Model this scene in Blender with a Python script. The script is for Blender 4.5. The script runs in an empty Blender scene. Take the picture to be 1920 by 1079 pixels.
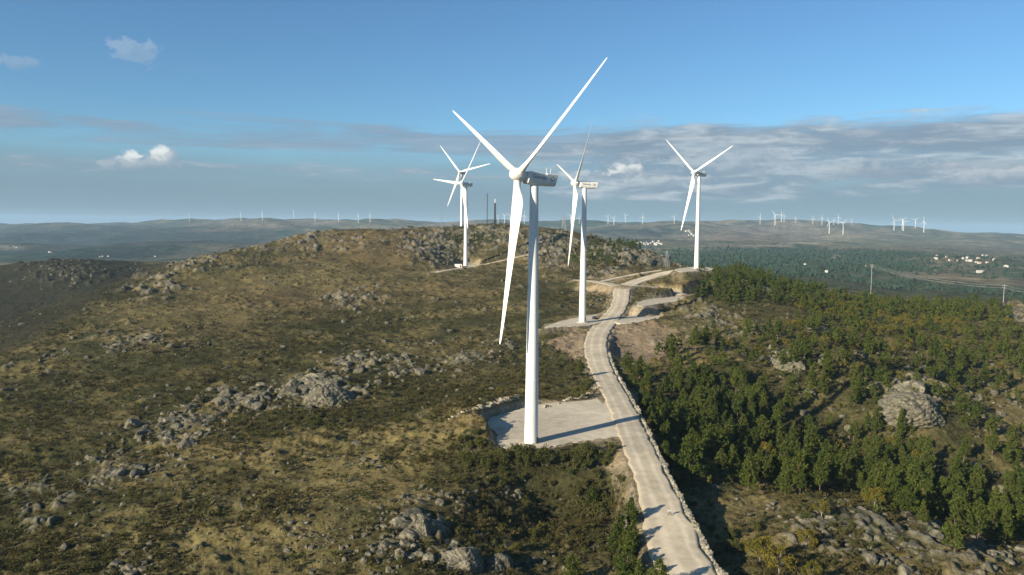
import bpy, math, random
import numpy as np
from math import radians as rad, pi, sin, cos, tan, atan, sqrt

# ------------------------------------------------------------------ camera, sky, sun, exposure
scene = bpy.context.scene
COL = scene.collection
F, CX, CY = 1500.0, 960.0, 539.5            # focal length and centre in pixels of the 1920 px photograph
PITCH, ROLL = atan((CY - 424.0) / F), rad(-0.55)
cam_data = bpy.data.cameras.new('camera')
cam = bpy.data.objects.new('camera', cam_data)
COL.objects.link(cam)
cam.rotation_euler = (pi / 2 - PITCH, ROLL, 0)
cam_data.sensor_width = 36.0
cam_data.lens = 36.0 * F / 1920.0
cam_data.clip_start = 1.0
cam_data.clip_end = 60000.0
scene.camera = cam

SUN_AZ = rad(52.0)      # to the left of straight behind the camera
SUN_EL = rad(20.5)
TO_SUN = np.array([-sin(SUN_AZ) * cos(SUN_EL), -cos(SUN_AZ) * cos(SUN_EL), sin(SUN_EL)])
SKY_STRENGTH = 0.060
EXPOSURE = 0.85
scene.view_settings.view_transform = 'Standard'
scene.view_settings.look = 'None'
scene.view_settings.exposure = EXPOSURE
scene.view_settings.gamma = 1.0
scene.render.engine = 'CYCLES'
scene.cycles.use_denoising = True
scene.cycles.max_bounces = 5
scene.cycles.diffuse_bounces = 2
scene.cycles.glossy_bounces = 2
scene.cycles.transmission_bounces = 2
scene.cycles.transparent_max_bounces = 4
scene.cycles.volume_bounces = 1
scene.cycles.caustics_reflective = False
scene.cycles.caustics_refractive = False

sun_data = bpy.data.lights.new('sun', 'SUN')
sun_data.energy = 4.9
sun_data.angle = rad(0.5)
sun_data.color = (1.0, 0.885, 0.69)
sun = bpy.data.objects.new('sun', sun_data)
COL.objects.link(sun)
# a sun lamp shines along its local -Z
from mathutils import Vector, Matrix
sun.rotation_euler = Vector(TO_SUN.tolist()).to_track_quat('Z', 'Y').to_euler()


class NT:
    """small helper for node trees"""
    def __init__(self, tree):
        self.t = tree; self.n = tree.nodes; self.l = tree.links
    def node(self, kind, **kw):
        nd = self.n.new(kind)
        for k, v in kw.items():
            setattr(nd, k, v)
        return nd
    def put(self, sock, val):
        if isinstance(val, bpy.types.NodeSocket):
            self.l.new(val, sock)
        elif val is not None:
            if sock.type in ('RGBA',) and not isinstance(val, (int, float)) and len(val) == 3:
                val = (*val, 1.0)
            sock.default_value = val
    def math(self, op, a, b=None, c=None, clamp=False):
        nd = self.node('ShaderNodeMath', operation=op, use_clamp=clamp)
        self.put(nd.inputs[0], a); self.put(nd.inputs[1], b)
        if c is not None: self.put(nd.inputs[2], c)
        return nd.outputs[0]
    def mix(self, fac, a, b, blend='MIX'):
        nd = self.node('ShaderNodeMix', data_type='RGBA', blend_type=blend)
        self.put(nd.inputs[0], fac); self.put(nd.inputs[6], a); self.put(nd.inputs[7], b)
        return nd.outputs[2]
    def smooth(self, x, lo, hi, a=0.0, b=1.0):
        nd = self.node('ShaderNodeMapRange', interpolation_type='SMOOTHSTEP')
        self.put(nd.inputs[0], x)
        for i, v in enumerate((lo, hi, a, b)): self.put(nd.inputs[1 + i], v)
        return nd.outputs[0]
    def noise(self, vec, scale, detail=4.0, rough=0.55, dist=0.0, dim='3D'):
        nd = self.node('ShaderNodeTexNoise', noise_dimensions=dim)
        self.put(nd.inputs['Vector'], vec)
        nd.inputs['Scale'].default_value = scale; nd.inputs['Detail'].default_value = detail
        nd.inputs['Roughness'].default_value = rough; nd.inputs['Distortion'].default_value = dist
        return nd.outputs[0]
    def xyz(self, x, y, z=0.0):
        nd = self.node('ShaderNodeCombineXYZ')
        for i, v in enumerate((x, y, z)): self.put(nd.inputs[i], v)
        return nd.outputs[0]


def _rx(a): return np.array([[1, 0, 0], [0, cos(a), -sin(a)], [0, sin(a), cos(a)]])
def _ry(a): return np.array([[cos(a), 0, sin(a)], [0, 1, 0], [-sin(a), 0, cos(a)]])
RM = _ry(ROLL) @ _rx(pi / 2 - PITCH)


def ray(u, v):
    d = RM @ np.array([(u - CX) / F, -(v - CY) / F, -1.0])
    return d / d[1]                       # y == 1


def sky_dir(u, v):
    d = ray(u, v); d = d / np.linalg.norm(d)
    return math.atan2(d[0], d[1]), math.asin(d[2])


def build_world():
    w = bpy.data.worlds.new("World")
    scene.world = w
    w.use_nodes = True
    T = NT(w.node_tree)
    T.n.clear()
    out = T.node('ShaderNodeOutputWorld'); bg = T.node('ShaderNodeBackground')
    sky = T.node('ShaderNodeTexSky', sky_type='NISHITA', sun_disc=False)
    sky.sun_elevation = SUN_EL
    # sun_rotation 0 is +Y, turning clockwise seen from above
    sky.sun_rotation = math.atan2(TO_SUN[0], TO_SUN[1])
    sky.altitude = 900.0
    sky.air_density = 1.0; sky.dust_density = 0.6; sky.ozone_density = 1.2
    tc = T.node('ShaderNodeTexCoord')
    nrm = T.node('ShaderNodeVectorMath', operation='NORMALIZE')
    T.put(nrm.inputs[0], tc.outputs['Generated'])
    sp = T.node('ShaderNodeSeparateXYZ'); T.put(sp.inputs[0], nrm.outputs[0])
    X, Y, Z = sp.outputs
    az = T.math('ARCTAN2', X, Y)
    el = T.math('ARCSINE', Z)
    base = T.mix(1.0, sky.outputs[0], (0.60, 0.93, 1.18), 'MULTIPLY')
    S = 1.0 / SKY_STRENGTH / 2 ** EXPOSURE      # cloud colours below are radiances
    def c(r, g, b): return (r * S, g * S, b * S)
    az3 = T.math('MULTIPLY', az, 3.0)
    # grey haze layer low down, its top wavering
    wob = T.noise(T.xyz(az3, T.math('MULTIPLY', el, 30.0), 3.7), 1.0, 5, .6)
    el2 = T.math('ADD', el, T.math('MULTIPLY', T.math('SUBTRACT', wob, .5), .05))
    low = T.smooth(el2, .108, .036)
    lowcol = T.mix(T.smooth(el, .0, .05), c(.200, .290, .365), c(.212, .305, .385))
    col = T.mix(T.math('MULTIPLY', low, .90), base, lowcol)
    # drifting stratus: thin streaks at the left, a thick broken bank to the right
    def layer(e0, hw, kl, kr, sx, sy, seed, soft, light, dark, amount):
        nonlocal col
        wv = T.xyz(T.math('MULTIPLY', az, sx), T.math('MULTIPLY', el, sy), seed)
        a = T.noise(wv, 1.0, 7, .62, .5)
        f = T.noise(T.xyz(T.math('MULTIPLY', az, sx * 3.3), T.math('MULTIPLY', el, sy * 2.4), seed + 5.0), 1.0, 6, .65, .6)
        right = T.smooth(az, -.12, .18)
        k = T.math('ADD', kl, T.math('MULTIPLY', right, kr - kl))
        band = T.math('SUBTRACT', 1.0, T.math('POWER', T.math('DIVIDE', T.math('ABSOLUTE', T.math('SUBTRACT', el, e0)), hw), 2.0))
        d = T.math('ADD', T.math('MULTIPLY', T.math('SUBTRACT', band, 1.0), .55), T.math('ADD', k, T.math('ADD', T.math('MULTIPLY', T.math('SUBTRACT', a, .5), 2.6), T.math('MULTIPLY', T.math('SUBTRACT', f, .5), 1.1))))
        m = T.smooth(d, 0.0, soft)
        # sunlit knobs on top, grey below
        g = T.math('ADD', T.math('MULTIPLY', T.math('SUBTRACT', f, .5), 3.2), T.math('MULTIPLY', T.math('SUBTRACT', a, .45), 1.6))
        col = T.mix(T.math('MULTIPLY', m, amount), col, T.mix(T.smooth(g, -.25, .85), dark, light))
    layer(.104, .022, .46, .50, 2.6, 40.0, 1.3, .60, c(.33, .42, .52), c(.235, .325, .430), .80)
    layer(.080, .038, -.22, .98, 4.4, 34.0, 4.9, .65, c(.56, .62, .66), c(.235, .322, .412), .86)
    layer(.062, .014, .02, .26, 5.0, 55.0, 8.3, .45, c(.40, .47, .54), c(.250, .335, .420), .75)
    # single puffs: centre pixel direction, half width, half height, strength, colours
    def puff(u, v, wa, we, k, lit, dark, seed, amp=1.1):
        a0, e0 = sky_dir(u, v)
        da = T.math('DIVIDE', T.math('SUBTRACT', az, a0), wa)
        de = T.math('DIVIDE', T.math('SUBTRACT', el, e0), we)
        r = T.math('SQRT', T.math('ADD', T.math('MULTIPLY', da, da), T.math('MULTIPLY', de, de)))
        nz = T.noise(T.xyz(T.math('MULTIPLY', az, 55.0), T.math('MULTIPLY', el, 80.0), seed), 1.0, 8, .62, .3)
        d = T.math('ADD', T.math('SUBTRACT', 1.0, r), T.math('MULTIPLY', T.math('SUBTRACT', nz, .5), amp * 2.6))
        m = T.math('MULTIPLY', T.smooth(d, .0, .50), k)
        sh = T.smooth(T.math('SUBTRACT', T.math('ADD', de, T.math('MULTIPLY', T.math('SUBTRACT', nz, .5), 3.2)), T.math('MULTIPLY', da, .45)), -.6, .6)
        return m, T.mix(sh, dark, lit)
    grey = c(.29, .37, .45)
    for args in (
        (262, 309, .052, .0085, .80, c(.42, .49, .56), c(.27, .36, .45), 3.3, .9),
        (300, 293, .019, .0125, .95, c(.86, .88, .86), c(.40, .47, .53), 2.1, .75),
        (243, 297, .015, .0090, .95, c(.82, .86, .86), c(.42, .49, .55), 4.4, .75),
        (325, 298, .010, .0140, .55, c(.36, .44, .53), c(.28, .37, .46), 4.9, .9),
        (254, 95, .031, .0170, .50, c(.42, .53, .66), c(.30, .43, .57), 8.2, 1.2),
        (35, 119, .030, .0080, .40, c(.38, .49, .60), c(.28, .40, .52), 5.5, 1.2),
        (1180, 319, .026, .0105, .90, c(.86, .87, .85), c(.42, .48, .54), 6.1, .9),
        (1255, 340, .070, .0085, .65, c(.56, .61, .65), grey, 9.1, 1.1),
        (1085, 330, .032, .0085, .65, c(.62, .67, .70), grey, 3.9, 1.1),
        (1380, 305, .090, .0160, .50, c(.52, .57, .62), grey, 1.7, 1.4),
        (1640, 318, .090, .0100, .50, c(.50, .55, .60), grey, 2.7, 1.4),
        (1850, 330, .060, .0095, .65, c(.58, .62, .66), grey, 7.7, 1.1)):
        m, pc = puff(*args)
        col = T.mix(m, col, pc)
    T.l.new(col, bg.inputs['Color'])
    bg.inputs['Strength'].default_value = SKY_STRENGTH
    T.l.new(bg.outputs[0], out.inputs['Surface'])


build_world()

# ------------------------------------------------------------------ numbers: projection and noise


def at(u, v, d): return ray(u, v) * d


def to_px(x, y, z):
    P = np.stack([np.asarray(x, float), np.asarray(y, float), np.asarray(z, float)], -1) @ RM
    return CX + F * P[..., 0] / -P[..., 2], CY - F * P[..., 1] / -P[..., 2]


def _hash(ix, iy, seed):
    h = (ix.astype(np.uint32) * np.uint32(374761393) + iy.astype(np.uint32) * np.uint32(668265263) + np.uint32((seed * 2246822519) & 0xffffffff))
    h = (h ^ (h >> np.uint32(13))) * np.uint32(1274126177)
    h = h ^ (h >> np.uint32(16))
    return h


def gnoise(x, y, seed=0):
    x = np.asarray(x, float); y = np.asarray(y, float)
    fx = np.floor(x); fy = np.floor(y)
    ix = fx.astype(np.int64); iy = fy.astype(np.int64)
    tx = x - fx; ty = y - fy
    sx = tx * tx * tx * (tx * (tx * 6 - 15) + 10); sy = ty * ty * ty * (ty * (ty * 6 - 15) + 10)
    def g(a, b):
        ang = _hash(ix + a, iy + b, seed).astype(np.float64) * (2 * pi / 4294967296.0)
        return np.cos(ang) * (tx - a) + np.sin(ang) * (ty - b)
    n0 = g(0, 0) * (1 - sx) + g(1, 0) * sx
    n1 = g(0, 1) * (1 - sx) + g(1, 1) * sx
    return (n0 * (1 - sy) + n1 * sy) * 1.5


def fbm(x, y, wave, octaves=4, seed=0, rough=.5):
    s = 0.0; a = 1.0; k = 1.0 / wave
    for o in range(octaves):
        s = s + a * gnoise(x * k + 17.3 * o, y * k - 9.1 * o, seed + o); a *= rough; k *= 2.03
    return s


def sstep(x, a, b):
    t = np.clip((x - a) / (b - a), 0, 1)
    return t * t * (3 - 2 * t)


# ------------------------------------------------------------------ terrain shape: points read off the photograph (u, v, distance)
CTRL = [
    # under and in front of the camera
    (960, 1300, 118), (300, 1300, 122), (1700, 1300, 122),
    (0, 1079, 172), (250, 1079, 164), (500, 1079, 160), (750, 1079, 156), (900, 1079, 160),
    # left foreground slope
    (0, 950, 212), (200, 950, 205), (400, 950, 200), (600, 950, 192), (740, 950, 187),
    (0, 850, 262), (250, 850, 246), (500, 850, 236), (700, 850, 229), (850, 880, 214),
    (0, 760, 332), (200, 760, 315), (400, 760, 302), (600, 760, 294), (800, 770, 278),
    (0, 700, 405), (200, 700, 380), (400, 690, 372), (600, 690, 365), (760, 700, 345), (900, 700, 338),
    (0, 655, 480), (150, 640, 470), (350, 630, 455), (550, 630, 450), (750, 630, 440), (950, 650, 405),
    (100, 612, 535), (300, 590, 530), (500, 580, 545), (700, 570, 560), (880, 570, 545), (1000, 590, 490), (1020, 560, 540),
    (200, 562, 610), (350, 545, 640), (500, 530, 660), (700, 515, 690), (850, 530, 640), (960, 525, 650),
    (250, 520, 700), (330, 496, 745), (420, 475, 790), (560, 446, 860), (640, 432, 900), (720, 430, 915),
    (500, 490, 745), (620, 470, 800), (720, 465, 800), (790, 480, 770), (800, 436, 890), (873, 500, 785),
    # behind the left skyline
    (330, 520, 900), (480, 500, 1000), (640, 470, 1080), (760, 450, 1080), (250, 555, 800),
    # small hill far left and the valley before it
    (0, 616, 700), (80, 592, 770), (60, 552, 930), (0, 500, 1080), (130, 489, 1120), (215, 498, 1090), (270, 520, 1010), (130, 520, 980),
    (0, 545, 1500), (150, 520, 1550), (280, 515, 1500),
    # central rocky hill
    (870, 432, 930), (950, 424, 950), (1010, 432, 900), (1060, 438, 880), (900, 465, 840), (960, 480, 800), (1020, 490, 770), (1010, 455, 840),
    (1100, 452, 860), (1160, 462, 850), (1230, 480, 820), (1262, 494, 790), (1060, 480, 800), (1130, 500, 740), (1200, 500, 750),
    (866, 428, 1066), (950, 427, 1150), (1060, 448, 1100), (1160, 478, 1080), (1260, 510, 1000),
    # the ridge with the road
    (1110, 545, 600), (1130, 585, 520), (1065, 590, 490), (1230, 545, 560), (1290, 545, 545), (1330, 512, 640), (1306, 503, 657), (1240, 512, 660), (1380, 515, 650),
    (850, 785, 254), (870, 772, 257), (900, 757, 265), (940, 750, 272), (985, 742, 280), (1015, 747, 289), (1070, 745, 294), (1120, 738, 301), (840, 800, 246),
    (1060, 640, 410), (1070, 690, 348), (1050, 735, 300), (950, 730, 308), (890, 742, 290), (1120, 715, 318),
    (1250, 600, 455), (1330, 600, 440), (1230, 660, 385), (1300, 660, 370), (1400, 620, 430),
    # hollow to the left of the lower road and the foot of the pad
    (1000, 880, 216), (1080, 900, 214), (930, 890, 211), (1030, 960, 209), (1110, 960, 205), (1140, 1030, 181), (1030, 1030, 182), (1080, 990, 194), (1190, 1079, 166), (1000, 1000, 192), (1000, 1079, 164), (1100, 1079, 165),
    (820, 985, 180), (870, 1040, 168), (880, 930, 198),
    # right of the road: falls away, forest gully
    (1195, 775, 300), (1240, 790, 290), (1290, 850, 250), (1330, 905, 223), (1375, 990, 190), (1420, 1060, 172), (1480, 1079, 165),
    (1260, 730, 330), (1400, 800, 306), (1330, 760, 326), (1450, 860, 276), (1480, 905, 236), (1450, 960, 200), (1560, 950, 203), (1600, 1010, 184), (1700, 1000, 190), (1650, 1079, 168),
    (1800, 1040, 181), (1900, 1079, 174), (1560, 900, 262), (1700, 925, 250), (1850, 985, 228), (1920, 1010, 212), (1560, 850, 300), (1700, 880, 288), (1860, 930, 272),
    (1440, 680, 370), (1520, 740, 335), (1620, 760, 322), (1710, 760, 318), (1800, 820, 300), (1900, 850, 296), (1720, 700, 352), (1850, 760, 340),
    (1440, 600, 470), (1540, 620, 452), (1650, 650, 430), (1760, 680, 395), (1900, 680, 405), (1800, 630, 470), (1920, 620, 480),
    (1420, 540, 590), (1500, 560, 590), (1600, 575, 600), (1700, 585, 590), (1800, 595, 580), (1900, 585, 560), (1880, 572, 600),
    # behind the forest crest
    (1330, 545, 850), (1450, 580, 830), (1600, 600, 850), (1750, 610, 850), (1900, 612, 860),
    (1350, 510, 1500), (1500, 515, 1500), (1640, 530, 1500), (1800, 530, 1500), (1920, 535, 1500), (1250, 500, 1500), (1100, 500, 1500), (900, 490, 1600), (600, 495, 1600), (400, 510, 1500),
    # valleys and far ridges
    (1400, 487, 2300), (1600, 490, 2300), (1800, 487, 2300), (1920, 495, 2200), (1250, 480, 2300),
    (100, 482, 2600), (300, 478, 2600), (500, 478, 2600), (900, 470, 2600), (1100, 475, 2600),
    (1400, 456, 3900), (1600, 465, 3600), (1800, 470, 3600), (1920, 476, 3600), (1220, 456, 3800), (1000, 455, 4000), (600, 450, 4200), (300, 455, 4200), (60, 458, 4200),
    (1280, 436, 5200), (1450, 440, 5400), (1560, 440, 5900), (1700, 446, 5500), (1860, 452, 5600), (1100, 436, 5400), (60, 436, 6000), (200, 432, 6000),
    (1140, 418, 7200), (1200, 417, 7200), (1300, 419, 7600), (1390, 424, 7600), (1460, 417, 6900), (1530, 421, 7000), (1620, 425, 7000), (1720, 431, 6900), (1800, 440, 7000), (1900, 446, 7600),
    (1000, 419, 7600), (880, 420, 7600), (760, 417, 7400), (690, 416, 7200), (600, 413, 7000), (540, 411, 7000), (450, 415, 7200), (360, 412, 7200), (280, 418, 7200), (120, 424, 7600), (20, 428, 7600),
    (1140, 424, 9500), (1460, 424, 9500), (1760, 437, 9500), (600, 419, 9500), (360, 418, 9500), (100, 421, 9500), (1000, 424, 9500), (1920, 437, 9500),
]
_P = np.array([at(*c) for c in CTRL])
_cth = np.arctan2(_P[:, 0], _P[:, 1]); _clr = np.log(np.hypot(_P[:, 0], _P[:, 1])); _cz = _P[:, 2]


def _tps_k(d2):
    return np.where(d2 > 1e-14, d2 * np.log(np.maximum(d2, 1e-14)) * .5, 0.0)


def _tps_fit(lam):
    n = len(_cz)
    d2 = (_cth[:, None] - _cth) ** 2 + (_clr[:, None] - _clr) ** 2
    A = np.zeros((n + 3, n + 3)); b = np.zeros(n + 3)
    # value scaled by distance so that every range is fitted to the same angular precision
    A[:n, :n] = _tps_k(d2) + lam * np.eye(n)
    A[:n, n] = 1; A[:n, n + 1] = _cth; A[:n, n + 2] = _clr
    A[n:, :n] = A[:n, n:].T
    b[:n] = _cz / np.exp(_clr)
    return np.linalg.solve(A, b)


_W = _tps_fit(6e-6)


def natural(x, y):
    """ground before roads and pads"""
    x = np.asarray(x, float); y = np.asarray(y, float); shp = x.shape
    x = x.ravel(); y = y.ravel()
    r = np.maximum(np.hypot(x, y), 1.0); th0 = np.arctan2(x, y)
    th = np.clip(th0, -.66, .66); lr = np.clip(np.log(r), math.log(105.0), math.log(9800.0))
    z = np.empty_like(x); n = len(_cz)
    for i in range(0, len(x), 40000):
        s = slice(i, i + 40000)
        d2 = (th[s, None] - _cth) ** 2 + (lr[s, None] - _clr) ** 2
        z[s] = (_tps_k(d2) @ _W[:n] + _W[n] + _W[n + 1] * th[s] + _W[n + 2] * lr[s]) * np.exp(lr[s])
    back = sstep(np.abs(th0), .75, 2.2)
    z = z * (1 - back) + (-82.0 - .03 * np.minimum(r, 3000)) * back
    z = np.where(r > 9800, z - (r - 9800) * .012, z)
    far = sstep(r, 900, 2600)
    big = fbm(x, y, 70, 3, 5) * 1.7 * sstep(r, 120, 320) + fbm(x, y, 22, 3, 9) * .75
    z = z + big * (1 - far) + far * (fbm(x, y, 820, 4, 21, .5) + .5 * fbm(x, y, 1900, 2, 27)) * np.minimum(r * .0065, 40)
    return z.reshape(shp)


def small_relief(x, y):
    r = np.hypot(x, y)
    k = 1 - sstep(r, 900, 1500)
    m = np.clip(fbm(x, y, 45, 2, 71) * .9 + .55, .15, 1.2)
    t = fbm(x, y, 3.4, 3, 31, .55); t2 = fbm(x, y, 8.5, 2, 37)
    return k * m * (np.maximum(t, -.2) * .75 + np.maximum(t2, -.25) * 1.15)


# ---- roads and pads: (u, v, z, half width left, half width right)
def on_plane(u, v, z):
    d = ray(u, v)
    return d * (z / d[2])


ROAD_MAIN = [(1352, 1150, -72.0, 7.5, 5.0), (1292, 1055, -70.0, 7.6, 4.6), (1262, 985, -67.8, 6.6, 4.4), (1226, 905, -65.0, 4.6, 4.2), (1196, 835, -62.45, 4.4, 4.2), (1173, 780, -61.95, 4.5, 4.4),
             (1148, 730, -61.2, 4.6, 4.6), (1127, 690, -60.4, 5.0, 5.0), (1117, 655, -58.6, 5.4, 5.6), (1122, 625, -56.2, 5.6, 5.8), (1141, 601, -54.5, 6.0, 5.5),
             (1160, 578, -51.6, 6.0, 5.0), (1166, 558, -47.9, 5.8, 5.2), (1167, 543, -44.6, 6.0, 6.0), (1186, 531, -42.2, 6.2, 6.2), (1222, 519, -38.8, 6.2, 6.2), (1258, 509.5, -35.4, 6.5, 6.5), (1300, 504, -33.4, 6.5, 6.5)]
ROAD_WEST = [(1163, 538, -43.6, 5, 5), (1140, 532, -42.6, 5, 5), (1110, 527, -42.2, 5, 5), (1085, 525, -43.0, 4.5, 4.5)]
ROAD_SPUR = [(1172, 536, -42.6, 4, 4), (1215, 537, -43.6, 4, 4), (1250, 545, -45.8, 4, 4), (1285, 553, -47.5, 4, 4)]
ROAD_CUTOFF = [(1118, 530, -43.4, 2.5, 2.5), (1165, 519.5, -40.6, 2.5, 2.5), (1215, 510, -37.2, 2.5, 2.5), (1240, 506.5, -35.6, 2.5, 2.5)]
TRACK_T4 = [(812, 512, None, 2.4, 2.4), (845, 506.5, None, 2.6, 2.6), (880, 501.5, None, 3.2, 3.2), (915, 495, None, 2.4, 2.4), (950, 487.5, None, 2.4, 2.4), (985, 479.5, None, 2.4, 2.4), (1012, 474, None, 2.4, 2.4)]


def densify(pts, step=3.0):
    P = []
    for (u, v, z, wl, wr) in pts:
        if z is None:
            d = ray(u, v); ds = np.arange(560, 1000, 1.5); k = np.nonzero(d[2] * ds < natural(d[0] * ds, ds))[0]
            q = d * (ds[k[0]] if len(k) else 800.0); z = q[2] + .3
        else: q = on_plane(u, v, z)
        P.append([q[0], q[1], z, wl, wr])
    P = np.array(P)
    out = []
    n = len(P)
    for i in range(n - 1):
        p0 = P[max(i - 1, 0)]; p1 = P[i]; p2 = P[i + 1]; p3 = P[min(i + 2, n - 1)]
        k = max(2, int(np.hypot(*(p2 - p1)[:2]) / step))
        for j in range(k):
            t = j / k
            out.append(.5 * (2 * p1 + (p2 - p0) * t + (2 * p0 - 5 * p1 + 4 * p2 - p3) * t * t + (3 * p1 - p0 - 3 * p2 + p3) * t ** 3))
    out.append(P[-1])
    return np.array(out)


ROADS = {'gravel_road': densify(ROAD_MAIN), 'gravel_branch_road': densify(ROAD_WEST), 'gravel_spur_road': densify(ROAD_SPUR), 'gravel_slip_road': densify(ROAD_CUTOFF), 'gravel_track': densify(TRACK_T4)}

# pads: pixel outline on a plane that may tilt: z = z0 + gx * (x - x0) + gy * (y - y0)
class Pad:
    def __init__(self, name, outline, z0, x0=0, y0=0, gx=0, gy=0, cut=3.0):
        self.name = name; self.z0, self.x0, self.y0, self.gx, self.gy = z0, x0, y0, gx, gy
        P = []
        for (u, v) in outline:
            d = ray(u, v)
            t = (z0 - gx * x0 - gy * y0) / (d[2] - gx * d[0] - gy * d[1])
            P.append((d * t)[:2])
        # round the outline
        P = np.array(P)
        for _ in range(2):
            Q = np.roll(P, -1, 0)
            P = np.stack([P * .75 + Q * .25, P * .25 + Q * .75], 1).reshape(-1, 2)
        Q = np.roll(P, -1, 0); n_ = 4
        P = np.concatenate([P[:, None] + (Q - P)[:, None] * (np.arange(n_) / n_)[None, :, None]], 1).reshape(-1, 2)
        P = P + np.stack([gnoise(P[:, 0] / 2.3, P[:, 1] / 2.3, 611), gnoise(P[:, 0] / 2.3 + 31, P[:, 1] / 2.3, 613)], -1) * .55
        self.P = P; self.cut = cut
    def z(self, x, y): return self.z0 + self.gx * (x - self.x0) + self.gy * (y - self.y0)
    def sd(self, x, y):
        """distance outside the outline (0 inside)"""
        P = self.P; Q = np.roll(P, -1, 0)
        d = np.full(x.shape, 1e9); ins = np.zeros(x.shape, bool)
        for a, b in zip(P, Q):
            ex, ey = b - a; L = ex * ex + ey * ey + 1e-12
            t = np.clip(((x - a[0]) * ex + (y - a[1]) * ey) / L, 0, 1)
            d = np.minimum(d, np.hypot(x - a[0] - t * ex, y - a[1] - t * ey))
            c = ((a[1] > y) != (b[1] > y)) & (x < (b[0] - a[0]) * (y - a[1]) / (b[1] - a[1] + 1e-12) + a[0])
            ins ^= c
        return np.where(ins, 0.0, d)


PADS = [
    Pad('gravel_pad', [(908, 797), (914, 786), (940, 776), (985, 765), (1010, 758), (1070, 754), (1118, 749), (1146, 738), (1196, 790), (1205, 822), (1165, 818), (1120, 823), (1060, 832), (1010, 842), (950, 844), (928, 828), (935, 812)], -63.0, 5, 229, .018, .012, 2.6),
    Pad('turbine_pad', [(1012, 616), (1045, 604), (1080, 596), (1122, 589), (1146, 589), (1144, 597), (1118, 609), (1085, 612), (1050, 613)], -54.75, 39, 456, .0, .004, 3.0),
    Pad('storage_pad', [(1150, 603), (1168, 592), (1205, 590), (1238, 591), (1236, 598), (1220, 604), (1185, 606), (1160, 607)], -54.4, 70, 480, .0, .0, 2.2),
    Pad('upper_pad', [(1190, 573), (1205, 562), (1262, 557), (1300, 551), (1335, 549), (1325, 556), (1290, 563), (1240, 569), (1205, 575)], -48.6, 90, 520, .0, .0, 2.0),
    Pad('hilltop_pad', [(1262, 506), (1290, 501), (1320, 500), (1345, 504), (1330, 508), (1300, 509), (1275, 511)], -33.4, 150, 657, .0, .0, 5.0),
    Pad('turbine_apron', [(850, 503), (860, 498), (888, 496), (896, 498), (885, 502), (862, 505)], -40.4, -47, 785, .0, .06, 6.0),
]


def graded(x, y, z):
    """press roads and pads into the ground; returns z and the distance-based earthwork mask"""
    x = np.asarray(x, float); y = np.asarray(y, float)
    shp = x.shape; x = x.ravel(); y = y.ravel(); z = np.array(z, float).ravel()
    earth = np.zeros_like(z); flat = np.zeros_like(z); z0 = z.copy()
    for p in PADS:
        lo = p.P.min(0) - 14; hi = p.P.max(0) + 14
        idx = np.nonzero((x > lo[0]) & (x < hi[0]) & (y > lo[1]) & (y < hi[1]))[0]
        if not len(idx): continue
        xs, ys = x[idx], y[idx]
        d = p.sd(xs, ys); zp = p.z(xs, ys) - .30
        m = np.where(z[idx] > zp, p.cut, 7.0)
        k = 1 - sstep(d, .8, .8 + m)
        z[idx] = z[idx] * (1 - k) + zp * k
        up_ = np.where(z0[idx] > zp, 1.0, .45)
        earth[idx] = np.maximum(earth[idx], (1 - sstep(d, 1.0, 1.0 + m * .9)) * up_); flat[idx] = np.maximum(flat[idx], 1 - sstep(d, 0, 1.5))
    for nm, R in ROADS.items():
        zr = np.full(z.shape, 0.0); dd = np.full(z.shape, 1e9); side = np.zeros(z.shape)
        lo = R[:, :2].min(0) - 26; hi = R[:, :2].max(0) + 26
        idx = np.nonzero((x > lo[0]) & (x < hi[0]) & (y > lo[1]) & (y < hi[1]))[0]
        if not len(idx): continue
        xs, ys = x[idx], y[idx]
        D = np.full(xs.shape, 1e9); Z = np.zeros(xs.shape); S = np.zeros(xs.shape)
        for a, b in zip(R[:-1], R[1:]):
            near = np.nonzero((np.abs(xs - a[0]) < 28) & (np.abs(ys - a[1]) < 28))[0]
            if not len(near): continue
            ex, ey = b[:2] - a[:2]; L = sqrt(ex * ex + ey * ey) + 1e-9
            px = xs[near] - a[0]; py = ys[near] - a[1]
            t = np.clip((px * ex + py * ey) / (L * L), 0, 1)
            qx = px - t * ex; qy = py - t * ey
            sgn = np.where(ex * qy - ey * qx > 0, -1.0, 1.0)         # -1 left, +1 right
            d = np.hypot(qx, qy) - np.where(sgn < 0, a[3] + (b[3] - a[3]) * t, a[4] + (b[4] - a[4]) * t)
            better = d < D[near]
            g = near[better]
            D[g] = d[better]; Z[g] = (a[2] + (b[2] - a[2]) * t)[better]; S[g] = sgn[better]
        D = np.maximum(D, 0)
        zp = Z - .30
        up = z[idx] > zp
        main = nm == 'gravel_road'
        m = np.where(up, 3.2, np.where(S > 0, 3.4 if main else 4.5, 6.0))
        k = np.where(D < 1e8, 1 - sstep(D, .6, .6 + m), 0)
        z[idx] = z[idx] * (1 - k) + zp * k
        earth[idx] = np.maximum(earth[idx], np.where(D < 1e8, 1 - sstep(D, .5, .5 + m * .8), 0) * np.where(up, 1.0, .5)); flat[idx] = np.maximum(flat[idx], np.where(D < 1e8, 1 - sstep(D, 0, 1.2), 0))
    return z.reshape(shp), earth.reshape(shp), flat.reshape(shp)


def ground(x, y, detail=False):
    x = np.asarray(x, float); y = np.asarray(y, float)
    z = natural(x, y)
    z, e, fl = graded(x, y, z)
    if detail: z = z + small_relief(x, y) * (1 - fl) * (1 - .5 * e)
    return z


def gz(x, y): return float(ground(np.array([x]), np.array([y]))[0])


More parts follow.
